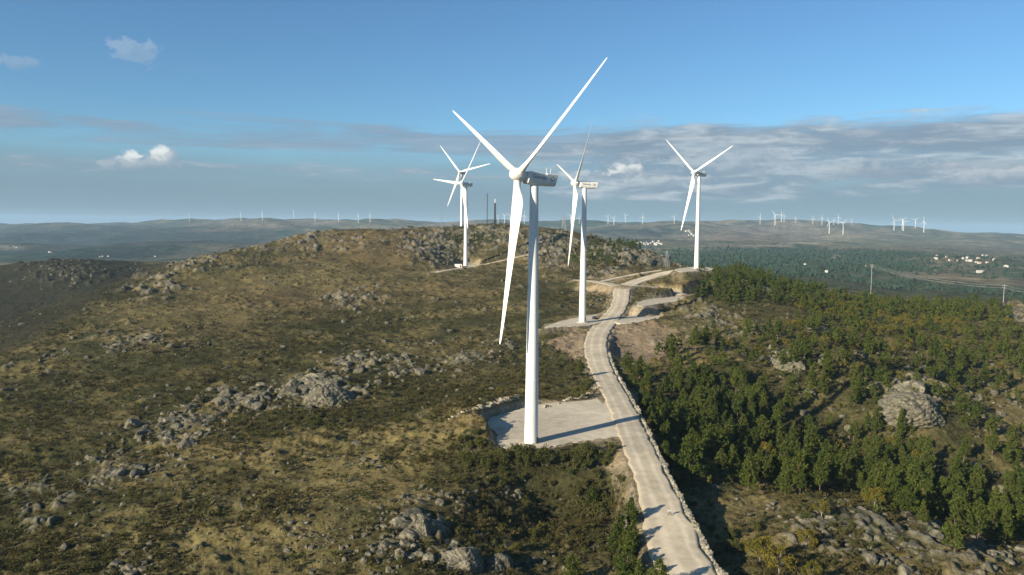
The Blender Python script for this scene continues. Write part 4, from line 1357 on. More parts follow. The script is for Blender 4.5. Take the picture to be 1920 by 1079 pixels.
def broad_geo(seed, H=6.0, full=True, squat=1.0, bare=.18):
    R = np.random.default_rng(seed)
    mb = MB(); C = []; rd = []
    top = np.array([R.normal(0, .2), R.normal(0, .2), H * .34])
    mb.bar((0, 0, -.4), top, .17, .11, 6)
    n = 9 if full else 5
    for i in range(n):
        a = i * 2.4 + R.normal() * .3; el = R.uniform(.1, 1.25)
        L = H * R.uniform(.30, .46)
        e = top + np.array([cos(a) * cos(el) * L * squat, sin(a) * cos(el) * L * squat, sin(el) * L * 1.15 + H * .04])
        mb.bar(top, e, .08, .03, 4)
        m = 7 if full else 4
        for j in range(m):
            d = R.normal(size=3); d /= np.linalg.norm(d)
            C.append(e + d * H * .13 * R.uniform(.4, 1.1)); rd.append(H * R.uniform(.075, .12))
    V = leaf_quads(R, np.array(C), np.array(rd), 30 if full else 14, (.27 if full else .45) * H / 6, .2, .9)
    return V, mb


def shrub_geo(seed, H=2.2, full=True):
    R = np.random.default_rng(seed)
    mb = MB(); C = []; rd = []
    n = 7 if full else 4
    for i in range(n):
        a = i * 2.4 + R.normal() * .4; lean = R.uniform(.15, .75)
        L = H * R.uniform(.55, .9)
        e = np.array([cos(a) * lean * L, sin(a) * lean * L, L * (1 - lean * .35)])
        mb.bar((cos(a) * .08, sin(a) * .08, -.3), e, .035, .012, 4)
        for j in range(6 if full else 3):
            t = R.uniform(.35, 1.05)
            C.append(e * t + R.normal(size=3) * H * .09); rd.append(H * R.uniform(.10, .17))
    V = leaf_quads(R, np.array(C), np.array(rd), 22 if full else 9, (.17 if full else .32) * H / 2.2, .5, .9)
    return V, mb


def plant_meshes(fn, count, seed, leaf_mat, bark, names):
    out = []
    for i in range(count):
        V, mb = fn(seed + i)
        out.append((mesh_np(names[0], V, quads_of(V), [leaf_mat], None, smooth=False), mb.mesh(names[1], bark)))
    return out


PINES = plant_meshes(pine_geo, 13, 500, M_PINE, M_BARK, ('crown', 'trunk'))
OAKS = plant_meshes(broad_geo, 5, 540, M_OAK, M_PALEBARK, ('crown', 'trunk'))
GREENOAKS = plant_meshes(broad_geo, 4, 560, M_LIME, M_BARK, ('crown', 'trunk'))
SHRUBS = plant_meshes(shrub_geo, 7, 580, M_BROOM, M_PALEBARK, ('foliage', 'stem'))
PINE_LO = [pine_geo(620 + i, 8.0, False)[0] for i in range(5)]
BROAD_LO = [broad_geo(640 + i, 6.0, False)[0] for i in range(4)]
SHRUB_LO = [shrub_geo(660 + i, 2.2, False)[0] for i in range(7)]


def plant(name, meshes, k, p, s, rz, cat, sz=1.0):
    r = empty(name, p, rz)
    r.scale = (s, s, s * sz)
    r['category'] = cat
    a = link(meshes[k][0].name, meshes[k][0], r); b = link(meshes[k][1].name, meshes[k][1], r)
    return r


# forest zones by the pixel where the trunks stand: u, v, ru, rv, density, share of yellow oaks, share of green broadleaf, place
ZONES = [
    (1330, 790, 130, 75, 1.00, .02, .05, 'dense dark stand right of the road wall', 4.2),
    (1470, 880, 120, 50, 0.77, .02, 0.22, 'stand above the dry clearing', 4.6),
    (1620, 860, 130, 60, 0.90, .05, 0.16, 'dark gully stand in the lower right', 4.6),
    (1760, 940, 120, 50, 1.00, .05, .06, 'gully bottom at the lower right', 4.8),
    (1880, 960, 80, 60, .95, .04, .06, 'right end of the dark gully', 5.0),
    (1300, 880, 60, 40, .85, .03, .35, 'bushy clump beside the lower road', 4.4),
    (1420, 660, 110, 45, 0.59, .10, 0.40, 'open slope above the dense stand', 6.0),
    (1580, 720, 110, 55, 0.79, .06, 0.34, 'middle slope left of the granite dome', 5.8),
    (1560, 640, 100, 40, 0.92, .14, 0.42, 'middle slope below the forest crest', 5.8),
    (1780, 720, 70, 60, 0.89, .08, 0.40, 'slope right of the granite dome', 5.8),
    (1700, 630, 120, 30, 1.00, .34, 0.40, 'slope with yellow trees at the right', 5.8),
    (1880, 680, 80, 70, 0.80, .10, 0.36, 'open slope at the right edge', 6.5),
    (1850, 850, 90, 50, 0.85, .08, 0.36, 'dry slope beyond the gully', 6.0),
    (1370, 545, 80, 26, .95, .02, .06, 'dark wood below the hilltop pad', 5.5),
    (1480, 555, 60, 18, .70, .06, .10, 'wood around the pale crag', 6.0),
    (1590, 575, 100, 16, 1.00, .22, 0.34, 'forest crest before the valley', 5.2),
    (1760, 588, 130, 16, 1.00, .12, 0.34, 'right end of the forest crest', 5.2),
    (1200, 715, 34, 24, .55, .05, .35, 'verge below the brown lot', 5.0),
    (1280, 690, 50, 26, .45, .05, .30, 'scrubby slope below the brown lot', 6.0),
    (1140, 470, 60, 8, .45, .02, .30, 'rocky hill left of the hilltop pad', 7.0),
    (1120, 492, 50, 10, .40, .02, .30, 'saddle below the rocky hill', 7.0),
    (880, 455, 50, 10, .35, .02, .30, 'summit behind the concrete cabin', 7.0),
]


def build_forest():
    R = np.random.default_rng(23)
    N = 90000
    th = np.radians(R.uniform(-6, 36, N)); r = np.sqrt(R.uniform(150 ** 2, 900 ** 2, N))
    x = r * np.sin(th); y = r * np.cos(th)
    z = natural(x, y); z, earth, flat = graded(x, y, z)
    u, v = to_px(x, y, z)
    best = np.zeros(N); zi = np.full(N, -1)
    for i, Z in enumerate(ZONES):
        d = ((u - Z[0]) / Z[2]) ** 2 + ((v - Z[1]) / Z[3]) ** 2
        # zones on the near side of a crest only
        lim = 1000
        g = Z[4] * (1 - sstep(d, .45, 1.5)) * (r < lim)
        m = g > best
        best[m] = g[m]; zi[m] = i
    clump = sstep(fbm(x, y, 28, 3, 431), -.55, .35)
    p = best * (.24 + .76 * clump)
    p[earth > .12] = 0
    p[((u - 1200) / 74) ** 2 + ((v - 641) / 36) ** 2 < 1] = 0
    # keep the crest of rocky places open
    ok = np.nonzero((R.random(N) < p) & (zi >= 0))[0]
    cell = {}; chosen = []
    for i in ok:
        s = ZONES[zi[i]][8] * (.70 + .35 * R.random())
        cx, cy = int(x[i] // 8), int(y[i] // 8); good = True
        for a in (-1, 0, 1):
            for b in (-1, 0, 1):
                for j in cell.get((cx + a, cy + b), ()):
                    if (x[i] - x[j]) ** 2 + (y[i] - y[j]) ** 2 < s * s: good = False; break
                if not good: break
            if not good: break
        if good: cell.setdefault((cx, cy), []).append(i); chosen.append(i)
    recs = []
    for i in chosen:
        Z = ZONES[zi[i]]; q = R.random()
        kind = 'oak' if q < Z[5] else ('green' if q < Z[5] + Z[6] else 'pine')
        H = {'pine': 4.0 + 6.8 * R.random() ** 1.2, 'oak': R.uniform(4.0, 6.8), 'green': R.uniform(2.8, 4.8)}[kind]
        recs.append(dict(p=np.array([x[i], y[i], z[i] - .15]), kind=kind, H=H, z=zi[i], u=u[i], v=v[i], app=H / r[i], see=(-30 < u[i] < 1950 and v[i] - H / r[i] * F < 1085)))
    return recs


# single trees read off the photograph: u, v of the foot, height, kind, label
SINGLES = [
    (1790, 1040, 10.5, 'pine', 'tall full pine standing alone among the boulders at the lower right'),
    (1425, 1062, 7.0, 'oak', 'slim yellow-green tree with a pale trunk beside the lower road'),
    (1512, 1030, 5.0, 'oak', 'small round yellow tree right of the slim yellow-green one'),
    (1462, 1078, 7.0, 'oak', 'bushy yellow tree cut by the bottom edge right of the road'),
    (1522, 1090, 4.5, 'oak', 'bright yellow treetop at the bottom edge left of the boulders'),
    (1540, 972, 4.5, 'oak', 'olive-yellow bush-like tree at the edge of the rocky rim'),
    (1720, 872, 6.0, 'oak', 'orange-tinged autumn tree in the dark gully'),
    (1385, 735, 7.5, 'oak', 'wide golden-green tree above the dense dark stand'),
    (1405, 748, 6.5, 'oak', 'second golden-green tree just right of the wide one'),
    (1670, 845, 5.5, 'oak', 'rusty autumn tree left of the orange-tinged one'),
    (1600, 585, 8.0, 'oak', 'broad golden tree on the forest crest'),
    (1650, 600, 7.0, 'oak', 'golden tree right of the broad one on the crest'),
    (1700, 630, 7.0, 'oak', 'yellow tree at the top of the far forest slope'),
    (1760, 650, 6.5, 'oak', 'yellow-orange tree on the far slope near the right edge'),
    (1088, 706, 6.5, 'pine', 'dark tree left of the road bend, casting the farther of two shadows'),
    (1086, 752, 6.0, 'green', 'bushy tree at the pad corner, casting a shadow on the road'),
    (1110, 952, 6.0, 'pine', 'lone young pine in the shaded hollow left of the road'),
    (1075, 1090, 6.0, 'pine', 'pine at the bottom edge below the shaded hollow'),
    (690, 428, 6.0, 'pine', 'small dark tree alone on the left skyline'),
    (1000, 1010, 3.2, 'green', 'round green bush-tree lit at the edge of the shaded hollow'),
    (985, 960, 3.6, 'green', 'olive bush-tree at the upper edge of the shaded hollow'),
    (965, 1040, 3.0, 'green', 'green bush-tree right of the pair of big rocks'),
    (1330, 905, 5.5, 'pine', 'feathery pine on the bank just right of the road'),
    (1285, 905, 5.0, 'pine', 'feathery pine closest to the road bank'),
    (1235, 770, 4.5, 'green', 'brownish bush-tree below the road wall'),
    (1255, 645, 3.0, 'pine', 'single young pine at the corner of the brown lot'),
    (936, 742, 3.2, 'oak', 'yellow-green bush-tree behind the shaded bank'),
    (905, 445, 4.0, 'green', 'dark bush-tree on the rocky summit left of the blade'),
]


def build_trees():
    recs = build_forest()
    rs = np.random.default_rng(31)
    sets = {'pine': (PINES, 'pine_tree', 8.0), 'oak': (OAKS, 'oak_tree', 6.0), 'green': (GREENOAKS, 'small_tree', 6.0)}
    noun = {'pine': 'dark green pine', 'oak': 'yellow autumn oak', 'green': 'olive green low tree'}
    for (u, v, H, kind, lab) in SINGLES:
        if v > 1079:
            h = hit([u], [1079])[0]; d = ray(u, v); t = h[1] * (1 - (v - 1079) * .0021)
            h = np.array([d[0] * t, t, 0]); h[2] = gz(h[0], h[1])
        else: h = hit([u], [v], 1300)[0]
        if np.isnan(h[0]): continue
        ms, nm, H0 = sets[kind]
        o = plant(nm, ms, int(rs.integers(len(ms))), h - np.array([0, 0, .1]), H / H0, rs.uniform(0, 6), 'tree')
        tag(o, lab, group={'pine': 'single pines', 'oak': 'yellow autumn oaks', 'green': 'low green trees'}[kind])
    row = []
    R = ROADS['gravel_road']; T_ = np.gradient(R[:, :2], axis=0); T_ /= np.linalg.norm(T_, axis=1)[:, None]
    ru, rv = to_px(R[:, 0], R[:, 1], R[:, 2])
    for k in np.nonzero((rv > 955) & (rv < 1160))[0]:
        if rs.random() < .15: continue
        off = R[k, 3] + rs.uniform(1.6, 6.5)
        p = np.array([R[k, 0] - T_[k, 1] * off, R[k, 1] + T_[k, 0] * off, 0.0]); p[2] = gz(p[0], p[1]) - .2
        H = rs.uniform(5.5, 9.0)
        o = plant('pine_tree', PINES, int(rs.integers(len(PINES))), p, H / 8.0, rs.uniform(0, 6), 'tree')
        u, v = to_px(*p)
        row.append(dict(u=float(u), v=float(v), size=H, obj=o))
    name_row(row, 'dark pine', 'shaded row left of the lower road', 'pines left of the lower road')
    vis = sorted([r for r in recs if r['see']], key=lambda r: -r['app'])
    solo = vis[:262]
    ids = set(id(r) for r in solo)
    per = {}
    for r in solo:
        ms, nm, H0 = sets[r['kind']]
        s = r['H'] / H0
        o = plant(nm, ms, int(rs.integers(len(ms))), r['p'], s * rs.uniform(.9, 1.12), rs.uniform(0, 6.28), 'tree', rs.uniform(.9, 1.12))
        per.setdefault((r['z'], r['kind']), []).append(dict(u=r['u'], v=r['v'], size=r['app'], obj=o))
    for (zi, kind), items in per.items():
        name_row(items, noun[kind], ZONES[zi][7], noun[kind] + 's of the ' + ZONES[zi][7])
    Vs = {'pine': [], 'broad': [], 'lime': []}; tint = {'pine': [], 'broad': [], 'lime': []}
    for r in recs:
        if id(r) in ids: continue
        kind = 'pine' if r['kind'] == 'pine' else 'broad'
        B = (PINE_LO if kind == 'pine' else BROAD_LO)[rs.integers(4)]
        s = r['H'] / (8.0 if kind == 'pine' else 6.0); a = rs.uniform(0, 6.28)
        V = B @ np.array([[cos(a), sin(a), 0], [-sin(a), cos(a), 0], [0, 0, 1]]) * s + r['p']
        key = {'pine': 'pine', 'green': 'lime', 'oak': 'broad'}[r['kind']]
        Vs[key].append(V); tint[key].append(np.full(len(V), rs.random()))
    for key, mat, nm in (('pine', M_PINE, 'distant_woods'), ('broad', M_OAK, 'distant_yellow_woods'), ('lime', M_LIME, 'distant_light_woods')):
        if not Vs[key]: continue
        V = np.concatenate(Vs[key])
        me = mesh_np(nm, V, quads_of(V), [mat], None, smooth=False)
        at_ = me.attributes.new('tint', 'FLOAT', 'POINT'); at_.data.foreach_set('value', np.concatenate(tint[key]).astype(np.float32))
        tag(link(nm, me), kind='stuff')
    print('TREES', len(recs), 'in view', len(vis), 'solo', len(solo))


build_trees()


def build_shrubs():
    """the bushes that stand out one by one, then the heath that nobody could count"""
    R = np.random.default_rng(41)
    rows = [
        (905, 866, 44, 14, 14, 1.8, 3.4, 'row left of the big tower foot'),
        (1010, 864, 54, 12, 24, 2.4, 4.4, 'dark hedge-like row before the big tower foot'),
        (1100, 866, 36, 14, 18, 2.4, 4.2, 'row at the front edge of the pad'),
        (950, 905, 60, 16, 12, 1.4, 2.6, 'slope below the pad'),
        (890, 825, 30, 14, 8, 1.6, 3.0, 'left end of the pad'),
        (1090, 720, 30, 14, 8, 1.6, 3.0, 'corner between pad and road'),
        (700, 735, 50, 14, 12, 1.6, 3.0, 'olive patch left of the big tower'),
        (620, 790, 90, 16, 12, 1.3, 2.6, 'band below the dark outcrop'),
        (460, 815, 70, 14, 10, 1.3, 2.4, 'band below the pale block pile'),
        (1390, 1000, 60, 30, 12, 1.4, 2.8, 'bank right of the lower road'),
        (930, 1010, 60, 40, 14, 1.2, 2.4, 'shaded hollow left of the road'),
        (1130, 1040, 60, 30, 12, 1.2, 2.4, 'shaded ground beside the lower road'),
    (1120, 935, 60, 40, 24, 1.6, 3.2, 'bank between the pad and the lower road'),
        (1600, 1010, 130, 40, 18, 1.2, 2.6, 'boulder slope at the lower right'),
    ]
    for (u, v, su, sv, n, lo, hi, place) in rows:
        h = hit(R.normal(u, su * .6, n), np.minimum(R.normal(v, sv * .6, n), 1085), 900)
        items = []
        fl = graded(h[:, 0], h[:, 1], np.nan_to_num(h[:, 2]))[2]
        for p, f in zip(h, fl):
            if np.isnan(p[0]) or f > .25: continue
            H = R.uniform(lo, hi)
            o = plant('shrub', SHRUBS, int(R.integers(len(SHRUBS))), p - np.array([0, 0, .1]), H / 2.2 * R.uniform(.9, 1.2), R.uniform(0, 6), 'shrub')
            uu, vv = to_px(*p)
            items.append(dict(u=float(uu), v=float(vv), size=H, obj=o))
        if items: name_row(items, 'olive green bush', place, 'bushes of the ' + place)
    # heath
    N = 74000
    th = np.radians(R.uniform(-36, 36, N)); r = np.exp(R.uniform(math.log(140), math.log(1150), N))
    x = r * np.sin(th); y = r * np.cos(th)
    z = natural(x, y); z, earth, flat = graded(x, y, z)
    z = z + small_relief(x, y) * (1 - flat) * (1 - .5 * earth)
    u, v = to_px(x, y, z)
    d = sstep(fbm(x, y, 26, 4, 451, .6), -.45, .55) * .75 + .06
    for (pu, pv, ru, rv, k, what) in PATCH:
        g = np.exp(-(((u - pu) / ru) ** 2 + ((v - pv) / rv) ** 2))
        if what in ('scrub', 'dark'): d = d + .8 * k * g
        elif what in ('disc', 'dirt'): d = d * (1 - np.clip(g * 1.6, 0, 1))
        else: d = d * (1 - .75 * np.clip(g * k, 0, 1))
    d = d * (1 - .9 * sstep(r - (505 + np.clip(u, -200, 300) * .80), 0, 70) * (1 - sstep(u, 235, 300)))
    keep = np.nonzero((R.random(N) < d * .85) & (earth < .35) & (v < 1110))[0]
    Vs = []; tint = []
    for i in keep:
        B = SHRUB_LO[R.integers(7)]
        s = R.uniform(.18, .50) * (1.0 + (R.random() < .16) * .9) * (.85 + r[i] / 900); a = R.uniform(0, 6.28)
        V = B @ np.array([[cos(a), sin(a), 0], [-sin(a), cos(a), 0], [0, 0, 1]]) * np.array([s * 1.35, s * 1.35, s]) + np.array([x[i], y[i], z[i] - .05])
        Vs.append(V); tint.append(np.full(len(V), R.random()))
    V = np.concatenate(Vs)
    me = mesh_np('heath', V, quads_of(V), [M_SCRUB], None, smooth=False)
    a = me.attributes.new('tint', 'FLOAT', 'POINT'); a.data.foreach_set('value', np.concatenate(tint).astype(np.float32))
    tag(link('heath', me), kind='stuff')
    # taller broom and tree heath knit into thickets
    N = 26000
    th = np.radians(R.uniform(-36, 36, N)); r = np.exp(R.uniform(math.log(140), math.log(720), N))
    x = r * np.sin(th); y = r * np.cos(th)
    z = natural(x, y); z, earth, flat = graded(x, y, z)
    u, v = to_px(x, y, z)
    d = np.zeros(N)
    for (pu, pv, ru, rv, k, what) in PATCH:
        g = np.exp(-(((u - pu) / ru) ** 2 + ((v - pv) / rv) ** 2))
        if what in ('scrub', 'dark'): d = np.maximum(d, k * g)
    d = d * sstep(fbm(x, y, 15, 3, 461), -.25, .35) + .04
    keep = np.nonzero((R.random(N) < d * .8) & (earth < .2) & (v < 1110))[0]
    Vs = []; tint = []
    for i in keep:
        B = SHRUB_LO[R.integers(7)]
        s = R.uniform(.35, .95); a = R.uniform(0, 6.28)
        Vs.append(B @ np.array([[cos(a), sin(a), 0], [-sin(a), cos(a), 0], [0, 0, 1]]) * np.array([s * 1.25, s * 1.25, s]) + np.array([x[i], y[i], z[i]])); tint.append(np.full(len(B), R.random()))
    V = np.concatenate(Vs)
    me = mesh_np('broom_thicket', V, quads_of(V), [M_BROOM], None, smooth=False)
    a = me.attributes.new('tint', 'FLOAT', 'POINT'); a.data.foreach_set('value', np.concatenate(tint).astype(np.float32))
    tag(link('broom_thicket', me), kind='stuff')
    # far woods on the valley floor, too many and too small to count
    N = 17000
    th = np.radians(R.uniform(6, 35, N)); r = np.exp(R.uniform(math.log(1250), math.log(3300), N))
    x = r * np.sin(th); y = r * np.cos(th); z = natural(x, y); u, v = to_px(x, y, z)
    d = sstep(fbm(x, y, 260, 4, 471, .6), -.1, .6) * .55
    for (pu, pv, ru, rv, k, what) in FARPATCH:
        g = np.exp(-(((u - pu) / ru) ** 2 + ((v - pv) / rv) ** 2))
        if what in ('wood', 'blue'): d = d + .9 * k * g
        elif what in ('pale', 'field'): d = d * (1 - .8 * np.clip(g * k, 0, 1))
    keep = np.nonzero(R.random(N) < d)[0]
    Vs = []
    B = ICO[1][0] * np.array([1, 1, 1.3]) + np.array([0, 0, .6])
    for i in keep:
        s = R.uniform(1.6, 3.8) * (.7 + r[i] / 4000)
        Vs.append(B * (1 + .25 * R.normal(size=(len(B), 1))) * s * np.array([1, 1, R.uniform(.7, 1.2)]) + np.array([x[i], y[i], z[i] - 1]))
    V = np.concatenate(Vs); Fq = np.concatenate([ICO[1][1] + k * len(B) for k in range(len(keep))])
    me = mesh_np('valley_woods', V, Fq, [M_FARWOOD], None, smooth=False)
    tag(link('valley_woods', me), kind='stuff')
    print('HEATH', len(keep))


M_FARWOOD = leaf_material('valley wood canopy', (.026, .048, .034), (.044, .064, .038), (.055, .070, .036), .1)
build_shrubs()

# ------------------------------------------------------------------ far things: small turbines, masts, pylons, houses
def far_turbine(u, vb, vh, yaw, ph, label, group, d=None):
    if d is None:
        dd = ray(u, vb); ds = np.exp(np.linspace(math.log(2500), math.log(9400), 500))
        k = np.nonzero(dd[2] * ds < natural(dd[0] * ds, ds))[0]
        d = float(ds[k[0]]) if len(k) else 7200.0
    b = at(u, vb, d); gzz = float(natural(np.array([b[0]]), np.array([b[1]]))[0])
    if gzz < b[2] - 3: b[2] = b[2]
    H = (vb - vh) * d / F
    s = H / 78.0
    mb = MB()
    mb.bar((0, 0, -25), (0, 0, H), 2.5 * s, 1.6 * s, 8)
    y = rad(yaw); n = np.array([-sin(y), -cos(y), .05]); h = np.cross([0, 0, 1], n); h /= np.linalg.norm(h); v = np.cross(n, h)
    c = np.array([0, 0, H + .5 * s])
    mb.bar(c - n * 8 * s, c + n * 4 * s, 2.3 * s, 2.1 * s, 6)
    for k in range(3):
        p = rad(ph) + k * 2 * pi / 3
        e = v * cos(p) + h * sin(p)
        hubp = c + n * 4.4 * s
        mb.bar(hubp, hubp + e * 14 * s, 1.1 * s, 1.4 * s, 5); mb.bar(hubp + e * 14 * s, hubp + e * 44 * s, 1.4 * s, .35 * s, 5)
    o = link('distant_wind_turbine', mb.mesh('distant_wind_turbine', M_PAINT)); o.location = b
    tag(o, label, 'wind turbine', group)


def nth(i, n):
    if i < (n + 1) // 2: return ORD[i]
    return ORD[n - 1 - i].replace('left', 'right')


def build_far_turbines():
    R = np.random.default_rng(51)
    rows = [
        ('tiny white turbine of the row on the far left ridge', 'tiny turbines on the far left ridge', [(355, 415, 404), (452, 414.5, 402), (492, 413, 399), (551, 410, 398), (591, 415, 401), (635, 415.5, 403), (672, 417, 404.5), (694, 417.5, 404)], 80),
        ('tiny white turbine behind the summit by the biggest tower', 'tiny turbines behind the summit', [(934, 420, 407), (946, 419, 405), (957, 421, 406), (983, 420, 405)], 40),
        ('small white turbine on the ridge between second and third towers', 'small turbines on the middle ridge', [(1070, 419, 404), (1086, 420, 409), (1140, 419, 406.5), (1151, 421, 409), (1173, 417, 404.5), (1205, 419, 407), (1264, 419, 407)], 35),
        ('small white turbine along the crest of the far right hill', 'small turbines on the far right hill', [(1425, 420.5, 407), (1453, 422, 404), (1465, 416.5, 403), (1470, 416, 405), (1492, 418, 409.5), (1524, 420.5, 410), (1541, 421, 409), (1563, 422, 413), (1571.5, 421, 408), (1597, 421, 413)], 40),
        ('taller white turbine low on the slope of the far right hill', 'pair of turbines lower on the far right hill', [(1554.5, 437.5, 418), (1580.5, 439, 419)], 60),
        ('small white turbine at the right end of far hill', 'turbines at the right end of the far hill', [(1676, 432, 414), (1691.5, 431, 413.5), (1694, 432.5, 416), (1716, 427, 413), (1732, 435, 416.5)], 40),
    ]
    for lab, grp, pts, yaw in rows:
        n = len(pts)
        for i, (u, vb, vh) in enumerate(pts):
            far_turbine(u, vb + 1.0, vh, yaw + R.normal() * 14, R.uniform(0, 120), f'{nth(i, n)} {lab}'.replace('second from the left taller', 'rightmost taller'), grp)


build_far_turbines()


def lattice(mb, H, w0, w1, n, r):
    """square lattice tower"""
    for i in range(n):
        a, b = i / n, (i + 1) / n
        wa, wb = w0 + (w1 - w0) * a, w0 + (w1 - w0) * b
        ca = [np.array([sx * wa, sy * wa, H * a]) for sx, sy in ((-1, -1), (1, -1), (1, 1), (-1, 1))]
        cb = [np.array([sx * wb, sy * wb, H * b]) for sx, sy in ((-1, -1), (1, -1), (1, 1), (-1, 1))]
        for k in range(4):
            mb.bar(ca[k], cb[k], r, r, 4)
            mb.bar(ca[k], cb[(k + 1) % 4], r * .7, r * .7, 3)
            mb.bar(cb[k], cb[(k + 1) % 4], r * .6, r * .6, 3)


def base_at(u, v, d):
    b = at(u, v, d); g = gz(b[0], b[1]); b[2] = g
    return b


def build_masts():
    # thin dark mast and thick dark mast with a bright head on the summit
    def H_of(b, vtop):
        # height whose top reaches the pixel row vtop
        d = ray(to_px(*b)[0], vtop); return d[2] * b[1] - b[2]
    b = base_at(913.5, 424, 960); t = empty('radio_mast', b); tag(t, 'thin dark radio mast on the rocky summit, left of the thicker mast', 'mast')
    H = H_of(b, 364); m = MB(); lattice(m, H, .6, .4, 26, .13); link('lattice', m.mesh('lattice', M_DARK), t)
    m = MB(); m.bar((0, 0, H), (0, 0, H + 3), .12, .05, 5); link('antenna', m.mesh('antenna', M_DARK), t)
    b = base_at(928, 424, 970); t = empty('radio_mast', b); tag(t, 'thick dark radio mast with a white aerial section near its top on the summit', 'mast')
    H = H_of(b, 381); m = MB(); lattice(m, H, 1.1, .8, 20, .24); m.bar((0, 0, 0), (0, 0, H), .28, .24, 8); link('lattice', m.mesh('lattice', M_DARK), t)
    m = MB(); m.bar((0, 0, H), (0, 0, H + 5.0), .45, .45, 8); link('aerial_drum', m.mesh('aerial_drum', M_PAINT), t)
    m = MB(); m.bar((0, 0, H + 5), (0, 0, H + 8), .14, .08, 5); m.bar((-.8, 0, H + 6), (.8, 0, H + 6), .1); link('antenna', m.mesh('antenna', M_DARK), t)
    b = base_at(828, 426, 950); t = empty('guyed_mast', b); tag(t, 'faint thin measuring mast on the summit far left of the big towers', 'mast')
    H = H_of(b, 374); m = MB(); lattice(m, H, .3, .3, 26, .07); link('lattice', m.mesh('lattice', M_STEEL), t)
    # pylons
    def pylon(u, vb, vt, d, label, arms=3, w=3.0, mat=M_STEEL, r=.16, rz=.4):
        b = at(u, vb, d); g = gz(b[0], b[1]); b[2] = g
        t = empty('lattice_pylon', b, rz); tag(t, label, 'pylon')
        H = ray(u, vt)[2] * d - g
        m = MB(); lattice(m, H * .93, w, .45, 12, r); m.bar((0, 0, H * .93), (0, 0, H), r, r * .6, 4); link('lattice', m.mesh('lattice', mat), t)
        for k in range(arms):
            z = H * (.70 + .11 * k); L = 4.6 - .7 * k
            m = MB(); m.bar((-L, 0, z), (L, 0, z), r, r, 4); m.bar((-L, 0, z), (0, 0, z + 1.5), r * .7, r * .7, 3); m.bar((L, 0, z), (0, 0, z + 1.5), r * .7, r * .7, 3)
            link('crossarm', m.mesh('crossarm', mat), t)
        return b, H
    pylon(1057, 436, 404, 930, 'grey lattice pylon on the skyline right of the biggest tower', 3, 2.6, M_STEEL, .13, .2)
    pylon(1250, 500, 469, 735, 'grey lattice pylon left of the hilltop turbine', 2, 2.4, M_STEEL, .075, .3)
    def pole(u, vb, vt, d, label):
        b = at(u, vb, d); g = gz(b[0], b[1]); b[2] = g
        H = ray(u, vt)[2] * d - g
        t = empty('power_pole', b, -.5); tag(t, label, 'power pole')
        m = MB(); m.bar((0, 0, -1), (0, 0, H), .42, .28, 8); link('pole', m.mesh('pole', M_POLE), t)
        m = MB(); m.bar((-3.4, 0, H - 1.2), (3.4, 0, H - 1.2), .28, .28, 4); m.bar((-2.6, 0, H - 4.2), (2.6, 0, H - 4.2), .28, .28, 4); link('crossarm', m.mesh('crossarm', M_POLE), t)
        return b, H
    p1 = pole(1633, 543, 496, 1230, 'pale concrete power pole at the head of the cables, left of the two')
    p2 = pole(1881, 572, 534, 1010, 'pale concrete power pole at the right edge, nearer of the two')
    p3 = (at(2120, 640, 830), 38.0)
    p3[0][2] = gz(p3[0][0], p3[0][1]) if abs(p3[0][0]) < 2000 else p3[0][2]
    c, s = cos(-.5), sin(-.5)
    for k, (off, dz, word) in enumerate(((-3.3, -1.0, 'topmost'), (3.3, -1.4, 'second'), (-2.5, -4.0, 'third'), (2.5, -4.4, 'lowest'))):
        def end(p): return p[0] + np.array([off * c, off * s, p[1] + dz])
        pts = []
        for a, b in ((end(p1), end(p2)), (end(p2), end(p3))):
            for t in np.linspace(0, 1, 17)[:-1]:
                q = a + (b - a) * t; q[2] -= 4 * 6.0 * t * (1 - t); pts.append(q)
        m = MB()
        for a, b in zip(pts[:-1], pts[1:]): m.bar(a, b, .05, .05, 4)
        me = m.mesh('power_cable', M_CABLE)
        tag(link('power_cable', me), f'{word} of the four pale cables slung from the two concrete power poles', 'cable', 'cables between the concrete poles')


M_POLE = plain('pale concrete pole', (.36, .35, .32), .8, .2)
M_CABLE = plain('weathered aluminium cable', (.42, .42, .40), .5, .4)
build_masts()

M_WALL = plain('white render', (.50, .48, .44), .9, .1, .06)
M_TILE = plain('clay tile roof', (.40, .20, .12), .9, .1, .2)
M_PALETILE = plain('pale sheet roof', (.62, .58, .52), .8, .2, .1)
M_PANE = plain('dark window', (.04, .05, .06), .2, .5)


def house_meshes(seed):
    R = np.random.default_rng(seed)
    w, l, h = R.uniform(7, 10), R.uniform(9, 16), R.uniform(4, 6.5)
    a = MB(); a.box((0, 0, h / 2 - 2), (w, l, h + 4))
    r = MB(); o = .5; z = h; p = w * .24
    r.add([(-w / 2 - o, -l / 2 - o, z), (w / 2 + o, -l / 2 - o, z), (w / 2 + o, l / 2 + o, z), (-w / 2 - o, l / 2 + o, z), (0, -l / 2 - o, z + p), (0, l / 2 + o, z + p)], [(0, 4, 5, 3), (1, 2, 5, 4), (0, 1, 4), (2, 3, 5), (3, 2, 1, 0)])
    q = MB()
    for s in (-1, 1):
        for y in np.arange(-l / 2 + 2, l / 2 - 1, 3.2):
            q.box((s * (w / 2 + .02), y, h * .55), (.12, 1.1, 1.3))
    for x in (-w / 4, w / 4):
        q.box((x, -l / 2 - .02, h * .55), (1.0, .12, 1.3))
    return a.mesh('wall', M_WALL), r.mesh('roof', M_TILE if R.random() < .55 else M_PALETILE), q.mesh('windows', M_PANE)


